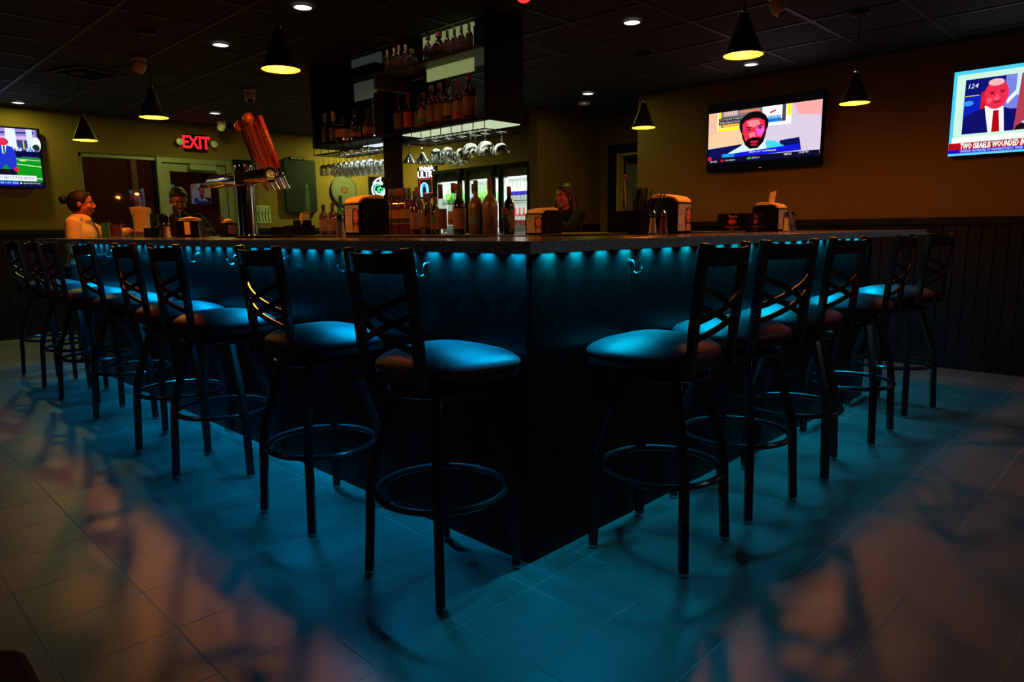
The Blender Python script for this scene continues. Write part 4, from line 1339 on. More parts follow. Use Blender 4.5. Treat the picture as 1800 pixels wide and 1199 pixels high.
bottle('spirit', .255, .075, g_brn, l_pnk, k_blk, 'left of two whiskey bottles in front of the board', (1.54, 3.80, ZI), gi)
bottle('spirit', .265, .075, g_brn, l_pnk, k_cork, 'right of two whiskey bottles in front of the board', (1.54, 3.655, ZI), gi)
bottle('wine', .317, .07, g_grn, l_blk, k_grn, 'green glass bottle behind the near napkin dispenser', (1.54, 3.53, ZI), gi)
bottle('wine', .30, .07, g_red, l_blk, k_red, 'dark bottle with pale cap behind the orange napkins', (1.60, 3.42, ZI), gi)
bottle('spirit', .30, .07, g_brn, l_blk, k_crm, 'bottle with cream cap left of the dark post', (1.60, 3.22, ZI), gi)

# ================================================================== THINGS ON THE COUNTER
Z = ZT+.0005


def napkins(t, w, d, z, n=6, rx=0):
    b = B(); random.seed(3)
    for k in range(n):
        b.X = T(random.uniform(-.006, .006), random.uniform(-.006, .006), z+k*.0035, rz=random.uniform(-.12, .12), ry=random.uniform(-.02, .02))
        b.box(-w/2, w/2, -d/2, d/2, 0, .003)
    b.X = T(0, 0, z+n*.0035+.002, rz=.5)
    q = w*.62
    b.add([(-q, 0, 0), (0, -q, .004), (q, 0, 0), (0, q, .004), (0, 0, .016)], [(0, 1, 4), (1, 2, 4), (2, 3, 4), (3, 0, 4)])
    return b.build('napkin_stack', m_napkin, t)


def dispenser(lb, loc, rz, w, d, h, napk=True):
    t = thing('napkin_dispenser', lb, 'napkin dispenser', loc, rz, 'napkin dispensers')
    pts = [(-d/2, 0), (d/2, 0), (d/2, h*.80)]+[(d/2-h*.2+h*.2*math.cos(a), h*.8+h*.2*math.sin(a)) for a in (.4, .8, 1.2, PI/2)]
    pts += [(-d/2+h*.2+h*.2*math.cos(a), h*.8+h*.2*math.sin(a)) for a in (PI/2, PI-1.2, PI-.8, PI-.4)]+[(-d/2, h*.8)]
    b = B(); b.X = Matrix(((0, 0, 1, 0), (1, 0, 0, 0), (0, 1, 0, 0), (0, 0, 0, 1)))
    b.prism([(y, z) for y, z in pts], -w/2, w/2); b.build('housing', m_black, t, bev=.004)
    fr = BX('front_frame', m_black, t, -w/2+.003, w/2-.003, -d/2-.010, -d/2-.0005, .0, h*.86, bev=.006)
    c = Canvas(w-.03, h*.74)
    c.rect(0, 0, 1, 1, (196, 178, 190)); c.rect(0, 0, 1, .16, (150, 160, 190))
    c.text('Help promote', .06, .24, .0165, (30, 90, 200)); c.text('hygiene.', .06, .36, .0165, (30, 90, 200))
    for k in range(4): c.rect(.07, .74+k*.035, .45-.05*(k % 2), .75+k*.035, (150, 135, 150))
    c.poly([(.58, .16), (.80, .10), (1, .2), (1, 1), (.58, 1), (.52, .5)], (60, 26, 34))
    c.ell(.80, .42, .17, .25, (216, 120, 120), 22); c.rect(.70, .36, .76, .39, (50, 20, 26)); c.rect(.84, .36, .90, .39, (50, 20, 26)); c.ell(.80, .56, .06, .025, (150, 30, 50)); c.ell(.73, .42, .018, .014, (30, 15, 20)); c.ell(.87, .42, .018, .014, (30, 15, 20))
    c.poly([(.60, 1), (.66, .76), (.80, .70), (.95, .78), (1, 1)], (185, 140, 160))
    c.build('advert', m_print, t, (0, -d/2-.0104, h*.45))
    b = B(); b.X = Matrix(((0, 0, 1, 0), (1, 0, 0, 0), (0, 1, 0, 0), (0, 0, 0, 1)))
    if napk:
        top = [(-d*.56, h*.86), (-d*.55, h*.93), (-d*.42, h*1.03), (-d*.1, h*1.09), (d*.15, h*1.12), (d*.34, h*1.08), (d*.42, h*.99)]
        b.prism(top, -w*.42, w*.42); b.build('napkin', m_napkin, t, bev=.004)
    return t


dispenser('black napkin dispenser with advert facing left, near left run end', (.515, 1.625, Z+.010), -PI/2, .155, .168, .185)
dispenser('black napkin dispenser behind the salt and pepper on right run', (1.545, .465, Z), 0, .15, .17, .178)
d3 = dispenser('black napkin dispenser with an upright napkin, behind the black caddy', (2.80, .505, Z), 0, .15, .16, .165, True)
b = B(); b.X = T(-.02, -.02, .172, rx=.2, ry=-.15); b.box(-.04, .04, -.003, .003, 0, .075); b.build('napkin', m_napkin, d3)
b = B(); b.X = T(-.0, -.086, .06); b.box(-.05, .05, -.003, .003, 0, .05); b.build('card', M('red_card', (.4, .05, .04), .6), d3)
dispenser('black napkin dispenser on the island beside the skull bottle', (1.50, 1.275, ZI), -PI/2, .15, .15, .14)


def shaker(x, y, h, lb, fillm, z=Z):
    t = thing('shaker', lb, 'shaker', (x, y, z), 0, 'salt and pepper shakers')
    B().lathe([(.022, 0), (.024, .006), (.019, .018), (.0155, .05), (.0135, h*.78)], 12, caps=True).build('glass_jar', m_glass, t)
    B().lathe([(.018, .006), (.0145, .022), (.0125, .05), (.0115, h*.70)], 12).build('filling', fillm, t)
    B().lathe([(.0145, h*.78), (.015, h*.82), (.0135, h*.93), (.006, h)], 12).build('cap', m_chrome, t)


f_salt = M('salt', (.75, .62, .42), .8); f_pep = M('pepper', (.16, .06, .03), .8)
shaker(1.155, .30, .108, 'salt shaker left of the pepper on the right run', f_salt)
shaker(1.225, .29, .108, 'pepper shaker in front of the dispenser on right run', f_pep)
shaker(2.36, .20, .108, 'salt shaker at the right end beside the black caddy', f_salt)
shaker(2.44, .20, .112, 'pepper shaker with blue label at the right end', M('blue_label_pepper', (.10, .12, .35), .6))
shaker(0.0, 1.054, .098, 'lone salt shaker beside the near left napkin dispenser', f_salt)
shaker(-.05, 2.93, .100, 'pepper shaker of the pair on the left run', f_pep)
shaker(-.05, 2.86, .100, 'salt shaker of the pair on the left run', f_salt)

# caddies
t = thing('straw_caddy', 'black caddy with straws and a red-tipped stirrer', 'caddy', (1.235, .475, Z))
B().box(-.055, .055, -.09, -.084, 0, .112).box(-.055, .055, .084, .09, 0, .112).box(-.055, -.049, -.084, .084, 0, .112).box(.049, .055, -.084, .084, 0, .112).box(-.049, .049, -.084, .084, 0, .006).box(-.049, .049, -.003, .003, .006, .10).build('box', m_black, t, bev=.002)
random.seed(5)
s0 = None
for k in range(34):
    if s0 is None: s0 = B().lathe([(.0028, 0), (.0028, .20)], 6).build('straw', M('black_straw', (.012, .013, .014), .4), t); o = s0
    else: o = s0.copy(); C.objects.link(o)
    o.location = (random.uniform(-.02, .04), random.uniform(-.075, -.01), .008+random.uniform(0, .012))
    o.rotation_euler = (random.uniform(-.07, .07), random.uniform(-.07, .07), 0)
for k in range(4):
    o = s0.copy(); C.objects.link(o); o.location = (.03, -.06, .01); o.rotation_euler = (.3+.05*k, .25+.08*k, 0)
m_stir = M('stirrer_white', (.55, .45, .5), .5)
b = B(); b.X = T(-.02, .01, .01, ry=-.10); b.lathe([(.003, 0), (.003, .255)], 6); st = b.build('stirrer', m_stir, t)
b = B(); b.X = T(-.02, .01, .01, ry=-.10); b.ball((0, 0, .262), .010, 10, 6); b.build('knob', M('stirrer_red', (.45, .02, .05), .4), st)
pk = None
for k in range(6):
    if pk is None: pk = B().box(-.03, .03, -.002, .002, 0, .105).build('packet', M('red_packet', (.28, .02, .02), .6), t); o = pk
    else: o = pk.copy(); C.objects.link(o)
    o.location = (0, .02+k*.01, .012); o.rotation_euler = (.1, 0, 0)
t = thing('bar_caddy', 'black square caddy printed with red lettering, right run', 'caddy', (2.32, .46, Z))
B().box(-.098, .098, -.095, -.089, 0, .108).box(-.098, .098, .089, .095, 0, .108).box(-.098, -.092, -.089, .089, 0, .108).box(.092, .098, -.089, .089, 0, .108).box(-.092, .092, -.089, .089, 0, .006).box(-.003, .003, -.089, .089, .006, .09).build('box', m_black, t, bev=.002)
for rz, loc in ((-PI/2, (-.0985, 0, .055)), (0, (0, -.0955, .055))):
    c = Canvas(.18, .10)
    c.text("Tito's", .5, .16, .026, (215, 150, 140), 'CENTER', shear=.2); c.ell(.5, .45, .15, .16, (150, 25, 15), 16); c.ell(.45, .45, .06, .08, (205, 60, 25), 12)
    c.text('Handmade', .5, .74, .020, (205, 70, 40), 'CENTER'); c.text('VODKA', .5, .92, .010, (180, 130, 90), 'CENTER')
    c.build('print', m_print, t, loc, rz)


def open_box(t, x, y, h, mat, nm='box', th=.004):
    return B().box(-x, x, -y, -y+th, 0, h).box(-x, x, y-th, y, 0, h).box(-x, -x+th, -y+th, y-th, 0, h).box(x-th, x, -y+th, y-th, 0, h).box(-x+th, x-th, -y+th, y-th, 0, th).build(nm, mat, t, bev=.0015)


t = thing('bar_caddy', 'low black caddy right of the beer tower, front one', 'caddy', (.545, 2.56, Z), .1)
open_box(t, .06, .075, .062, m_black); BX('divider', m_black, t, -.055, .055, -.002, .002, .004, .055)
t = thing('bar_caddy', 'wider black caddy behind the low one, beside the poster', 'caddy', (.525, 2.36, Z+.0), .0)
open_box(t, .07, .06, .068, m_black); BX('divider', m_black, t, -.002, .002, -.055, .055, .004, .06)
t = thing('napkin_caddy', 'black napkin caddy with folded orange-lit napkins, left run', 'caddy', (.44, 3.79, Z), -.8)
open_box(t, .085, .055, .115, m_black)
B().box(-.02, .02, -.0565, -.0545, .02, .11).build('front_slot', m_napkin, t)
napkins(t, .13, .085, .10, 9)
t = thing('napkin_caddy', 'black caddy with crumpled orange napkin beside the whiskey pair', 'caddy', (1.44, 3.98, ZI))
open_box(t, .06, .05, .13, m_black); b = B(); b.X = T(0, -.02, .09, rx=.2, rz=.4); b.box(-.05, .05, -.012, .012, 0, .10).add([(-.05, -.01, .10), (.05, -.01, .10), (.07, -.02, .12), (-.06, -.03, .125)], [(0, 1, 2, 3)]); b.build('napkin', m_napkin, t)
t = thing('napkin_caddy', 'small black napkin box with orange top left of beer tower', 'caddy', (.56, 3.42, Z))
open_box(t, .04, .05, .10, m_black); napkins(t, .065, .085, .09, 6); BX('card', l_pnk, t, -.03, .03, -.0525, -.0505, .02, .085)
t = thing('condiment_bottle', 'dark sauce bottle between napkin caddy and beer tower', 'bottle', (.60, 3.62, Z))
B().lathe([(.022, 0), (.025, .005), (.025, .08), (.012, .11), (.011, .125)], 14).build('body', g_dark, t); B().lathe([(.013, .125), (.013, .148)], 12).build('cap', k_red, t)

# drinks
t = thing('beer_mug', 'amber drink in a glass mug by the seated woman', 'glass', (.27, 4.93, Z))
B().lathe([(.045, 0), (.048, .008), (.050, .135)], 20, caps=False).lathe([(.0, .0), (.045, 0)], 20, caps=False).build('glass_body', m_glass, t)
B().lathe([(.043, .010), (.046, .105)], 20).build('drink', M('amber_beer', (.16, .03, .008), .15), t)
B().tube([(.048, 0, .11), (.085, 0, .10), (.088, 0, .05), (.048, 0, .03)], .006, 8).build('handle', m_glass, t)
t = thing('pitcher', 'flared clear pitcher filled with orange-lit napkins', 'pitcher', (.50, 5.0, Z), -.6)
B().lathe([(.058, 0), (.062, .01), (.072, .16), (.085, .235)], 24, caps=False).lathe([(0, .001), (.058, .001)], 24, caps=False).build('glass_body', m_glass, t)
B().box(-.05, .05, -.045, .045, .05, .20).build('napkin_stack', m_napkin, t, bev=.006)
b = B(); b.X = T(0, 0, .20); b.add([(-.065, -.04, 0), (.065, -.04, 0), (.075, -.05, .05), (0, -.05, .062), (-.075, -.05, .05), (-.065, .03, 0), (.065, .03, 0), (.07, .03, .045), (-.07, .03, .045)], [(0, 1, 2, 3, 4), (0, 4, 8, 5), (1, 6, 7, 2), (5, 8, 7, 6), (2, 7, 8, 4, 3)]); b.build('napkin', m_napkin, t)
B().tube([(.075, 0, .20), (.125, 0, .18), (.128, 0, .10), (.066, 0, .06)], .007, 8).build('handle', m_glass, t)
t = thing('cola_glass', 'tall dark drink in front of the man', 'glass', (.40, 3.98, Z))
B().lathe([(.034, 0), (.036, .01), (.044, .20)], 18, caps=False).build('glass_body', m_glass, t); B().lathe([(.032, .006), (.040, .15)], 18).build('drink', M('cola', (.02, .005, .003), .1), t)
for k in range(3): b = B(); b.X = T(-.012+.012*k, .008*(k-1), .158+.008*k, rz=.4*k, rx=.3*k); b.box(-.010, .010, -.010, .010, -.010, .010); b.build('ice_cube', m_glass, t, bev=.002)
t = thing('tumbler', 'short clear tumbler right of the folded napkin caddy', 'glass', (.24, 3.04, Z))
B().lathe([(.030, 0), (.032, .006), (.036, .10)], 18, caps=False).build('glass_body', m_glass, t); B().lathe([(.028, .004), (.030, .02)], 18).build('drink', m_amber, t)
t = thing('menu_holder', 'black menu tray between the pitcher and the salt pair', 'tray', (.44, 4.55, Z))
open_box(t, .05, .09, .075, m_black); BX('menu', l_blk, t, -.035, .035, -.08, .08, .006, .07)
t = thing('green_box', 'green carton standing behind the amber beer mug', 'box', (.30, 5.27, Z), .4)
BX('carton', M('green_carton', (.01, .16, .07), .5), t, -.035, .035, -.03, .03, 0, .12, bev=.002); BX('flap', M('green_flap', (.01, .10, .12), .5), t, -.033, .033, -.028, .028, .12, .124)

# beer tower
t = thing('beer_tower', 'chrome T-shaped beer tower with tall tap handles', 'beer tower', (.30, 2.56, Z))
B().lathe([(.075, 0), (.075, .008), (.052, .014), (.049, .02), (.049, .40), (.046, .42)], 28).build('column', m_chrome, t)
b = B(); b.X = T(0, -.32, .345, rx=-PI/2); b.lathe([(.0385, 0), (.040, .004), (.040, .77), (.036, .776)], 26); b.build('cross_pipe', m_chrome, t)
b = B(); b.X = T(0, 0, 0); b.lathe([(.0495, .30), (.056, .305), (.056, .385), (.0495, .39)], 28); b.build('collar', m_chrome, t)
b = B(); b.X = T(0, -.3265, .345, rx=PI/2); b.lathe([(.042, -.006), (.042, .0), (.037, .002)], 26); cap = b.build('end_cap', m_chrome, t)
cv = Canvas(.06, .06); cv.ell(.5, .5, .46, .46, (90, 120, 160), 22); cv.poly([(.15, .55), (.4, .35), (.85, .3), (.6, .5), (.85, .65), (.4, .7)], (215, 225, 235)); cv.ell(.5, .5, .12, .12, (70, 100, 150), 12)
cv.build('emblem', m_print, cap, (0, -.3292, .345))
m_h1 = M('tap_handle_red', (.48, .06, .02), .35); m_h2 = M('tap_handle_dark_red', (.22, .015, .012), .35); m_h3 = M('tap_handle_blue', (.04, .06, .25), .3); m_h4 = M('tap_handle_orange', (.42, .075, .02), .35)
m_tt = M('tap_lettering', (.05, .025, .01), .5); m_tt2 = M('tap_lettering_gold', (.55, .40, .15), .5)
for k, (dy, mat, tx, tm) in enumerate(((-.06, m_h3, '', None), (-.125, m_h4, 'YUENGLING', m_tt), (-.19, m_h1, 'COORS LIGHT', m_tt2), (-.255, m_h1, 'BLUE MOON', m_tt), (-.31, m_h2, 'ALE EARTH', m_tt2))):
    f = B(); f.tube([(.036, dy, .345), (.085, dy, .345)], .012, 10)
    f.tube([(.075, dy, .36), (.085, dy, .335), (.10, dy, .30), (.115, dy, .275)], .009, 10)
    fo = f.build('faucet', m_chrome, t)
    b = B(); b.tube([(.075, dy, .350), (.060, dy+.004, .385)], .007, 8); b.build('lever', m_chrome, fo)
    X = T(.060, dy+.004, .385, ry=-.30, rx=-.08)
    hd = B(); hd.X = X
    if k == 0:
        hd.tube([(0, 0, 0), (0, 0, .24)], [.010, .016], 12); o = hd.build('tap_handle', m_chrome, t)
        bb = B(); bb.X = X; bb.ball((0, 0, .265), .032, 16, 10); bb.build('ball_top', m_h4, o)
    else:
        hh = .29 if k == 4 else .265
        hd.tube([(0, 0, 0), (0, 0, .03), (0, 0, .05), (0, 0, hh)], 0, square=(.001, .001))
        hd = B(); hd.X = X
        hd.add([(-.008, -.006, 0), (.008, -.006, 0), (.008, .006, 0), (-.008, .006, 0), (-.011, -.022, .04), (.011, -.022, .04), (.011, .022, .04), (-.011, .022, .04), (-.011, -.026, hh), (.011, -.026, hh), (.011, .026, hh), (-.011, .026, hh)],
               [(3, 2, 1, 0), (0, 1, 5, 4), (1, 2, 6, 5), (2, 3, 7, 6), (3, 0, 4, 7), (4, 5, 9, 8), (5, 6, 10, 9), (6, 7, 11, 10), (7, 4, 8, 11), (8, 9, 10, 11)])
        o = hd.build('tap_handle', mat, t, bev=.003)
        if k in (2,):
            bb = B(); bb.X = X; bb.ball((0, 0, hh+.028), .030, 16, 10); bb.build('ball_top', m_h4, o)
        for face in (0, 1):
            b = B()
            b.X = X @ (T(0, -.0265, .155, rx=PI/2, ry=0) @ Matrix.Rotation(-PI/2, 4, 'Z') if face == 0 else T(-.0115, 0, .155) @ Matrix.Rotation(-PI/2, 4, 'Z') @ Matrix.Rotation(PI/2, 4, 'X') @ Matrix.Rotation(-PI/2, 4, 'Z'))
            b.text(tx, .020 if face == 0 else .030, .0004, spacing=1.05); b.build('lettering', tm, o, smooth=0)
B().box(-.09, .16, -.36, -.02, -.0005, .012).build('drip_tray', m_black, t, bev=.003)

# dark padded chair just in front of the camera, lower left corner
t = thing('padded_chair', 'black padded chair partly in frame at lower left', 'chair', (-1.615, -.40, 0))
def rounded(x, y, r, n=5):
    return [(sx*(x-r)+r*math.cos(a0+PI/2*k/n), sy*(y-r)+r*math.sin(a0+PI/2*k/n)) for sx, sy, a0 in ((1, 1, 0), (-1, 1, PI/2), (-1, -1, PI), (1, -1, 1.5*PI)) for k in range(n+1)]
B().prism(rounded(.215, .215, .05), .40, .455).build('seat', M('black_vinyl', (.003, .003, .003), .8, spec=.1), t, bev=.012, bseg=3)
for sx in (-1, 1):
    for sy in (-1, 1): B().tube([(sx*.18, sy*.18, .405), (sx*.19, sy*.19, 0)], .013, 10).build('leg', m_blackm, t)
for sy in (-1, 1): B().tube([(-.19, sy*.17, .40), (-.205, sy*.17, .55), (-.24, sy*.17, .86)], .012, 10).build('back_post', m_blackm, t)
B().box(-.245, -.215, -.19, .19, .58, .86).build('backrest', MATS['black_vinyl'], t, bev=.012, bseg=3)

# ================================================================== PEOPLE
m_skin = M('skin', (.36, .065, .04), .5); m_skin2 = M('skin_tan', (.10, .03, .02), .5)
m_hair = M('dark_hair', (.008, .005, .004), .6, spec=.15); m_hairb = M('brown_hair', (.035, .009, .005), .55, spec=.25); m_hairl = M('light_hair', (.16, .075, .02), .5)
m_eye = M('eye_white', (.55, .5, .48), .3); m_iris = M('eye_iris', (.02, .012, .01), .3); m_lip = M('lips', (.30, .07, .06), .45)


def remesh(o, vox, sm=4):
    md = o.modifiers.new('remesh', 'REMESH'); md.mode = 'VOXEL'; md.voxel_size = vox; md.use_smooth_shade = True
    if sm:
        s = o.modifiers.new('smooth', 'SMOOTH'); s.iterations = sm; s.factor = .5
    return o


def person(label, loc, rz, S, lean, head, hands, elbows, skin, cloth, cloth_name, hairf, trouser=None, spread=(.0, .0), collar=False):
    """built facing +Y in metres of a 1.5 m figure; lean = (forward shift of chest, of neck); head = (yaw, pitch); hands / elbows = left, right targets"""
    t = thing('person', label, 'person', loc, rz)
    t.scale = (S, S, S)
    hip, chest, neck = Vector((0, -.01, .80)), Vector((0, lean[0], 1.08)), Vector((0, lean[1], 1.235))
    HX = Matrix.Translation((0, lean[1]+.035, 1.365)) @ Euler((head[1], 0, head[0])).to_matrix().to_4x4()
    sh = [Vector((-s*.155, lean[1]-.01, 1.195)) for s in (1, -1)]
    body = B()
    # torso
    tor = [(hip, .105), ((hip+chest)/2, .095), (chest, .115), (Vector((0, lean[1]-.01, 1.17)), .085)]
    for (a, ra), (b_, rb_) in zip(tor[:-1], tor[1:]):
        for k in range(5):
            q = k/4; p = a.lerp(b_, q); r = ra+(rb_-ra)*q
            body.ball(p, r, 14, 8, (1.25, .82, 1.0))
    body.tube([tuple(neck-Vector((0, .01, .06))), tuple(neck), tuple(HX @ Vector((0, -.015, -.06)))], [.058, .046, .045], 12)
    # legs
    for s in (-1, 1):
        body.tube([(s*.075, -.01, .80), (s*.078, .012, .42), (s*.08, -.005, .09), (s*.08, 0, .04)], [.082, .055, .036, .036], 12)
        body.ball((s*.085, .05, .035), .04, 10, 6, (1, 2.2, .75))
    # arms and hands
    for i, s in enumerate((-1, 1)):
        sh_, el, wr = Vector((s*.155, lean[1]-.01, 1.19)), Vector(elbows[i]), Vector(hands[i][0])
        body.tube([tuple(sh_), tuple(sh_.lerp(el, .5)), tuple(el), tuple(el.lerp(wr, .35)), tuple(wr)], [.048, .042, .034, .035, .024], 12)
        body.ball(sh_, .052); body.ball(el, .035)
        d, nrm = Vector(hands[i][1]).normalized(), Vector(hands[i][2]).normalized()   # finger direction, back of the hand
        side = d.cross(nrm).normalized()*(-s)
        curl = hands[i][3]
        pc = wr+d*.045
        hm = Matrix((side, d, nrm)).transposed().to_4x4(); hm.translation = pc
        body.X = hm
        body.ball((0, 0, 0), .042, 12, 8, (.92, 1.05, .42))
        for f in range(4):
            x = -.030+.0200*f
            L = (.066, .075, .070, .056)[f]
            a1, a2 = curl, curl*2.1
            p0 = Vector((x, .030, 0)); p1 = p0+Vector((0, math.cos(a1*.5), -math.sin(a1*.5)))*L*.45
            p2 = p1+Vector((0, math.cos(a1*1.4), -math.sin(a1*1.4)))*L*.32; p3 = p2+Vector((0, math.cos(a2), -math.sin(a2)))*L*.25
            body.tube([tuple(p0), tuple(p1), tuple(p2), tuple(p3)], [.0082, .0076, .0070, .0055], 8)
        p0 = Vector((-.030, -.012, -.004)); p1 = Vector((-.052, .014, -.012)); p2 = Vector((-.050, .040, -.022-.02*curl))
        body.tube([tuple(p0), tuple(p1), tuple(p2)], [.012, .0095, .007], 8)
        body.X = Matrix.Identity(4)
    # head
    body.X = HX
    body.ball((0, -.008, .028), .083, 20, 12, (.86, 1.06, .98))
    body.ball((0, .022, -.032), .060, 18, 10, (.92, 1.0, 1.1))
    body.ball((0, .050, -.078), .026, 12, 8, (1.2, .9, .85))
    body.tube([(0, .078, .012), (0, .094, -.012), (0, .100, -.026)], [.009, .011, .013], 8)
    body.ball((-.010, .090, -.029), .009, 8, 6); body.ball((.010, .090, -.029), .009, 8, 6)
    for s in (-1, 1):
        body.ball((s*.028, .064, .020), .020, 10, 6, (1.2, .7, .5)); body.ball((s*.036, .058, -.022), .022, 10, 6)
        body.ball((s*.072, -.012, -.008), .024, 10, 8, (.35, .75, 1.15))
    body.ball((0, .077, -.054), .016, 10, 6, (1.5, .7, .6))
    body.X = Matrix.Identity(4)
    bo = remesh(body.build('body', skin, t), .0046, 3)
    for s in (-1, 1):
        b = B(); b.X = HX; b.ball((s*.029, .0625, .003), .0120, 12, 8, (1.2, .85, .62)); e = b.build('eye', m_eye, t)
        b = B(); b.X = HX; b.ball((s*.029, .0702, .003), .0052, 8, 6, (1, .6, 1)); b.build('iris', m_iris, e)
        b = B(); b.X = HX; b.tube([(s*.012, .078, .022), (s*.030, .078, .028), (s*.050, .064, .022)], [.003, .004, .002], 6); b.build('eyebrow', m_hair, t)
    b = B(); b.X = HX; b.tube([(-.022, .080, -.054), (-.008, .090, -.050), (.008, .090, -.050), (.022, .080, -.054)], [.002, .004, .004, .002], 6)
    b.tube([(-.020, .080, -.056), (0, .090, -.061), (.020, .080, -.056)], [.002, .005, .002], 6); b.build('lips', m_lip, t)
    # clothing
    cl = B()
    for (a, ra), (b_, rb_) in zip(tor[:-1], tor[1:]):
        for k in range(5):
            q = k/4; p = a.lerp(b_, q); r = ra+(rb_-ra)*q
            cl.ball(p, r+.014, 14, 8, (1.25, .84, 1.0))
    for i, s in enumerate((-1, 1)):
        sh_, el, wr = Vector((s*.155, lean[1]-.01, 1.19)), Vector(elbows[i]), Vector(hands[i][0])
        end = wr.lerp(el, .10)
        cl.tube([tuple(sh_), tuple(sh_.lerp(el, .5)), tuple(el), tuple(el.lerp(end, .4)), tuple(end)], [.064, .058, .050, .050, .040], 14)
        cl.ball(sh_, .066); cl.ball(el, .051)
        # folds at the elbow
        for k in range(3): cl.ball(sh_.lerp(el, .55+.15*k)+Vector((0, 0, .004)), .060-.003*k, 12, 8, (1, 1, .9))
    if collar:
        for k in range(14):
            a = 2*PI*k/14
            cl.ball((.060*math.cos(a), lean[1]+.008+.060*math.sin(a), 1.245+.012*math.cos(a*1)), .022)
            cl.ball((.068*math.cos(a), lean[1]+.004+.070*math.sin(a), 1.222), .028)
    remesh(cl.build(cloth_name, cloth, t), .009, 6)
    tr = B()
    for s in (-1, 1): tr.tube([(s*.075, -.01, .84), (s*.078, .012, .42), (s*.08, -.005, .06)], [.098, .070, .056], 14)
    tr.ball((0, -.01, .82), .115, 14, 8, (1.2, .86, .9))
    remesh(tr.build('trousers', trouser or M('dark_trousers', (.012, .013, .02), .8), t), .012, 4)
    so = B()
    for s in (-1, 1): so.ball((s*.085, .055, .036), .046, 12, 8, (1, 2.3, .85)); so.box(s*.085-.04, s*.085+.04, -.045, .155, -.0, .018)
    remesh(so.build('shoe', M('black_shoe', (.01, .01, .01), .5), t), .009, 3)
    hairf(t, HX, lean)
    return t


def hair_bun(t, HX, lean):
    b = B(); b.X = HX
    b.ball((0, -.020, .038), .088, 20, 12, (.92, 1.04, .98)); b.ball((0, -.045, .0), .078, 18, 10, (.95, .9, 1.0))
    b.ball((0, .030, .088), .040, 14, 8, (1.3, 1, .5))
    remesh(b.build('hair', m_hair, t), .008, 3)
    b = B(); b.X = HX; b.ball((0, -.138, .030), .038, 14, 10, (1, .9, 1)); b.ball((0, -.105, .028), .022, 10, 6); b.build('hair_bun', m_hair, t)


def hair_short(t, HX, lean):
    b = B(); b.X = HX
    b.ball((0, -.022, .045), .087, 20, 12, (.92, 1.02, .95)); b.ball((0, -.05, .0), .070, 18, 10, (.98, .8, 1.0)); b.ball((0, .03, .085), .045, 14, 8, (1.35, .9, .6))
    remesh(b.build('hair', m_hair, t), .008, 3)
    b = B(); b.X = HX
    b.ball((0, .045, -.082), .034, 12, 8, (1.3, .8, .7)); b.ball((-.045, .028, -.055), .026, 10, 6, (.6, 1, 1.4)); b.ball((.045, .028, -.055), .026, 10, 6, (.6, 1, 1.4)); b.ball((0, .082, -.042), .010, 10, 6, (2.2, .8, .5))
    remesh(b.build('beard', m_hair, t), .006, 2)


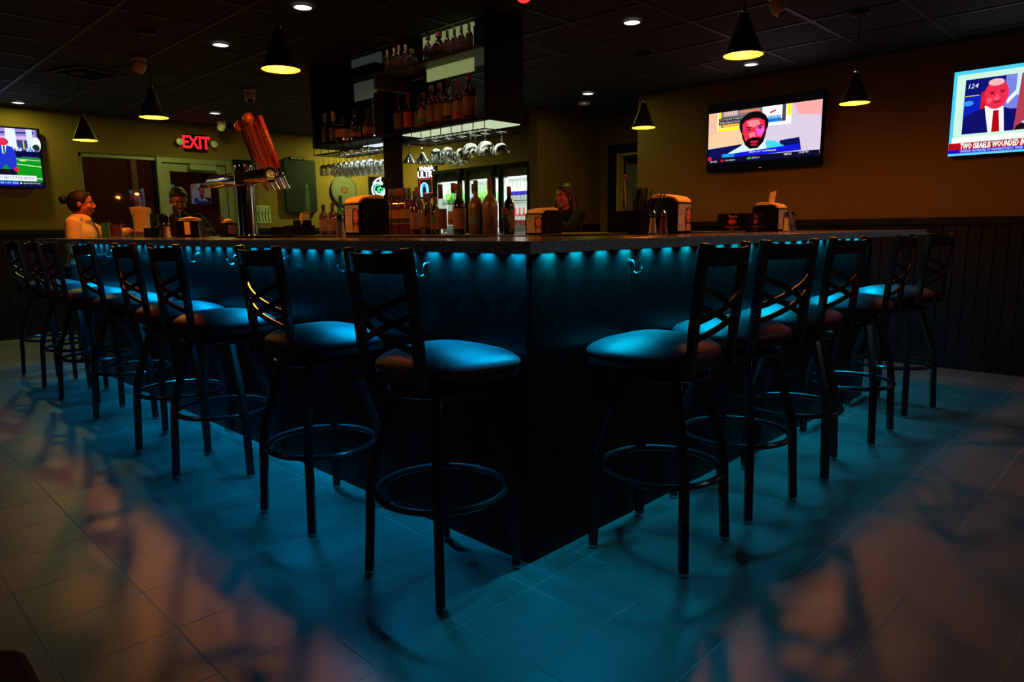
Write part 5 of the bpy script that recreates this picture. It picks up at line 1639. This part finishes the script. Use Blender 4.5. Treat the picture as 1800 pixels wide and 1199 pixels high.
def hair_long(t, HX, lean):
    b = B(); b.X = HX
    b.ball((0, -.022, .042), .092, 20, 12, (.93, 1.02, .98)); b.ball((0, -.050, -.01), .084, 18, 10, (1.0, .80, 1.25)); b.ball((0, .030, .090), .042, 14, 8, (1.3, 1.0, .5))
    b.X = Matrix.Identity(4)
    for k in range(13):
        a = math.radians(-8-164*k/12)                 # behind one ear, round the back, behind the other
        c_, s_ = math.cos(a), math.sin(a)
        side = abs(k-6)/6
        p0 = HX @ Vector((c_*.060, s_*.075-.016, .065)); p1 = HX @ Vector((c_*.082, s_*.090-.020, .0)); p2 = HX @ Vector((c_*.090, s_*.096-.018, -.09))
        y = lean[1]+s_*.125-.005
        b.tube([tuple(p0), tuple(p1), tuple(p2), (c_*.118, y+.03*side**3, 1.15), (c_*.122, y+.075*side**3, 1.03), (c_*.112, y+.085*side**3, .93+.03*(k % 3))], [.020, .026, .028, .029, .024, .010], 8)
    remesh(b.build('hair', m_hairb, t), .007, 3)
    b = B()
    for k in range(2):
        b.tube([tuple(HX @ Vector((.076, .030-.012*k, .03))), tuple(HX @ Vector((.090, .034-.012*k, -.08))), (.118, lean[1]+.045-.02*k, 1.14), (.118, lean[1]+.07-.02*k, 1.0)], [.003, .006, .007, .003], 6)
    b.build('hair_lock', m_hairl, t)


m_coat = M('tan_coat', (.66, .42, .20), .8, bump=(60, .1)); m_shirt = M('black_shirt', (.003, .003, .0035), .8, spec=.05); m_top = M('woman_top', (.005, .005, .005), .8, spec=.2)
m_jac = m_shirt
# seated woman with a bun at the far left end, resting an arm on the counter
person('woman with dark bun in tan coat leaning on far left counter', (.14, 5.58, 0), math.radians(-118), 1.0, (.05, .03), (.10, -.04),
       [((-.07, .44, 1.118), (.15, 1, -.05), (0, .05, 1), .5), ((.16, .26, .98), (0, 1, -.2), (.3, 0, 1), .4)],
       [(-.20, .16, 1.10), (.23, .02, .98)], m_skin, m_coat, 'coat', hair_bun, collar=True)
wl = [o for o in bpy.data.objects if o.name == 'person'][0]
m_zip = M('dark_zip', (.03, .015, .01), .5)
B().tube([(.0, .128, 1.235), (.0, .142, 1.19), (.0, .170, 1.12), (.0, .168, 1.02), (0, .13, .93)], .006, 6).build('zip', m_zip, wl)
B().tube([(-.075, .075, 1.245), (-.11, .06, 1.20), (-.10, .10, 1.12), (-.085, .12, 1.05)], .005, 6).tube([(.075, .075, 1.245), (.11, .06, 1.20), (.10, .10, 1.12), (.085, .12, 1.05)], .005, 6).build('seam', m_zip, wl)
person('man in black shirt looking down behind the cola glass', (1.06, 5.66, 0), math.radians(160), 1.03, (.05, .05), (.10, -.42),
       [((-.16, .42, 1.085), (.5, 1, 0), (0, 0, 1), .6), ((.14, .42, 1.085), (-.5, 1, 0), (0, 0, 1), .6)],
       [(-.25, .16, 1.06), (.25, .16, 1.06)], m_skin2, m_shirt, 'shirt', hair_short)
person('woman with long brown hair, both hands together over far counter', (3.78, 2.95, 0), math.radians(80), 1.03, (.06, .06), (.06, -.05),
       [((-.035, .44, 1.125), (.5, .7, .35), (-.5, .2, .8), 1.0), ((.085, .40, 1.12), (-.5, .75, .3), (.5, .2, .8), 1.0)],
       [(-.19, .17, 1.075), (.22, .15, 1.075)], m_skin, m_top, 'top', hair_long)
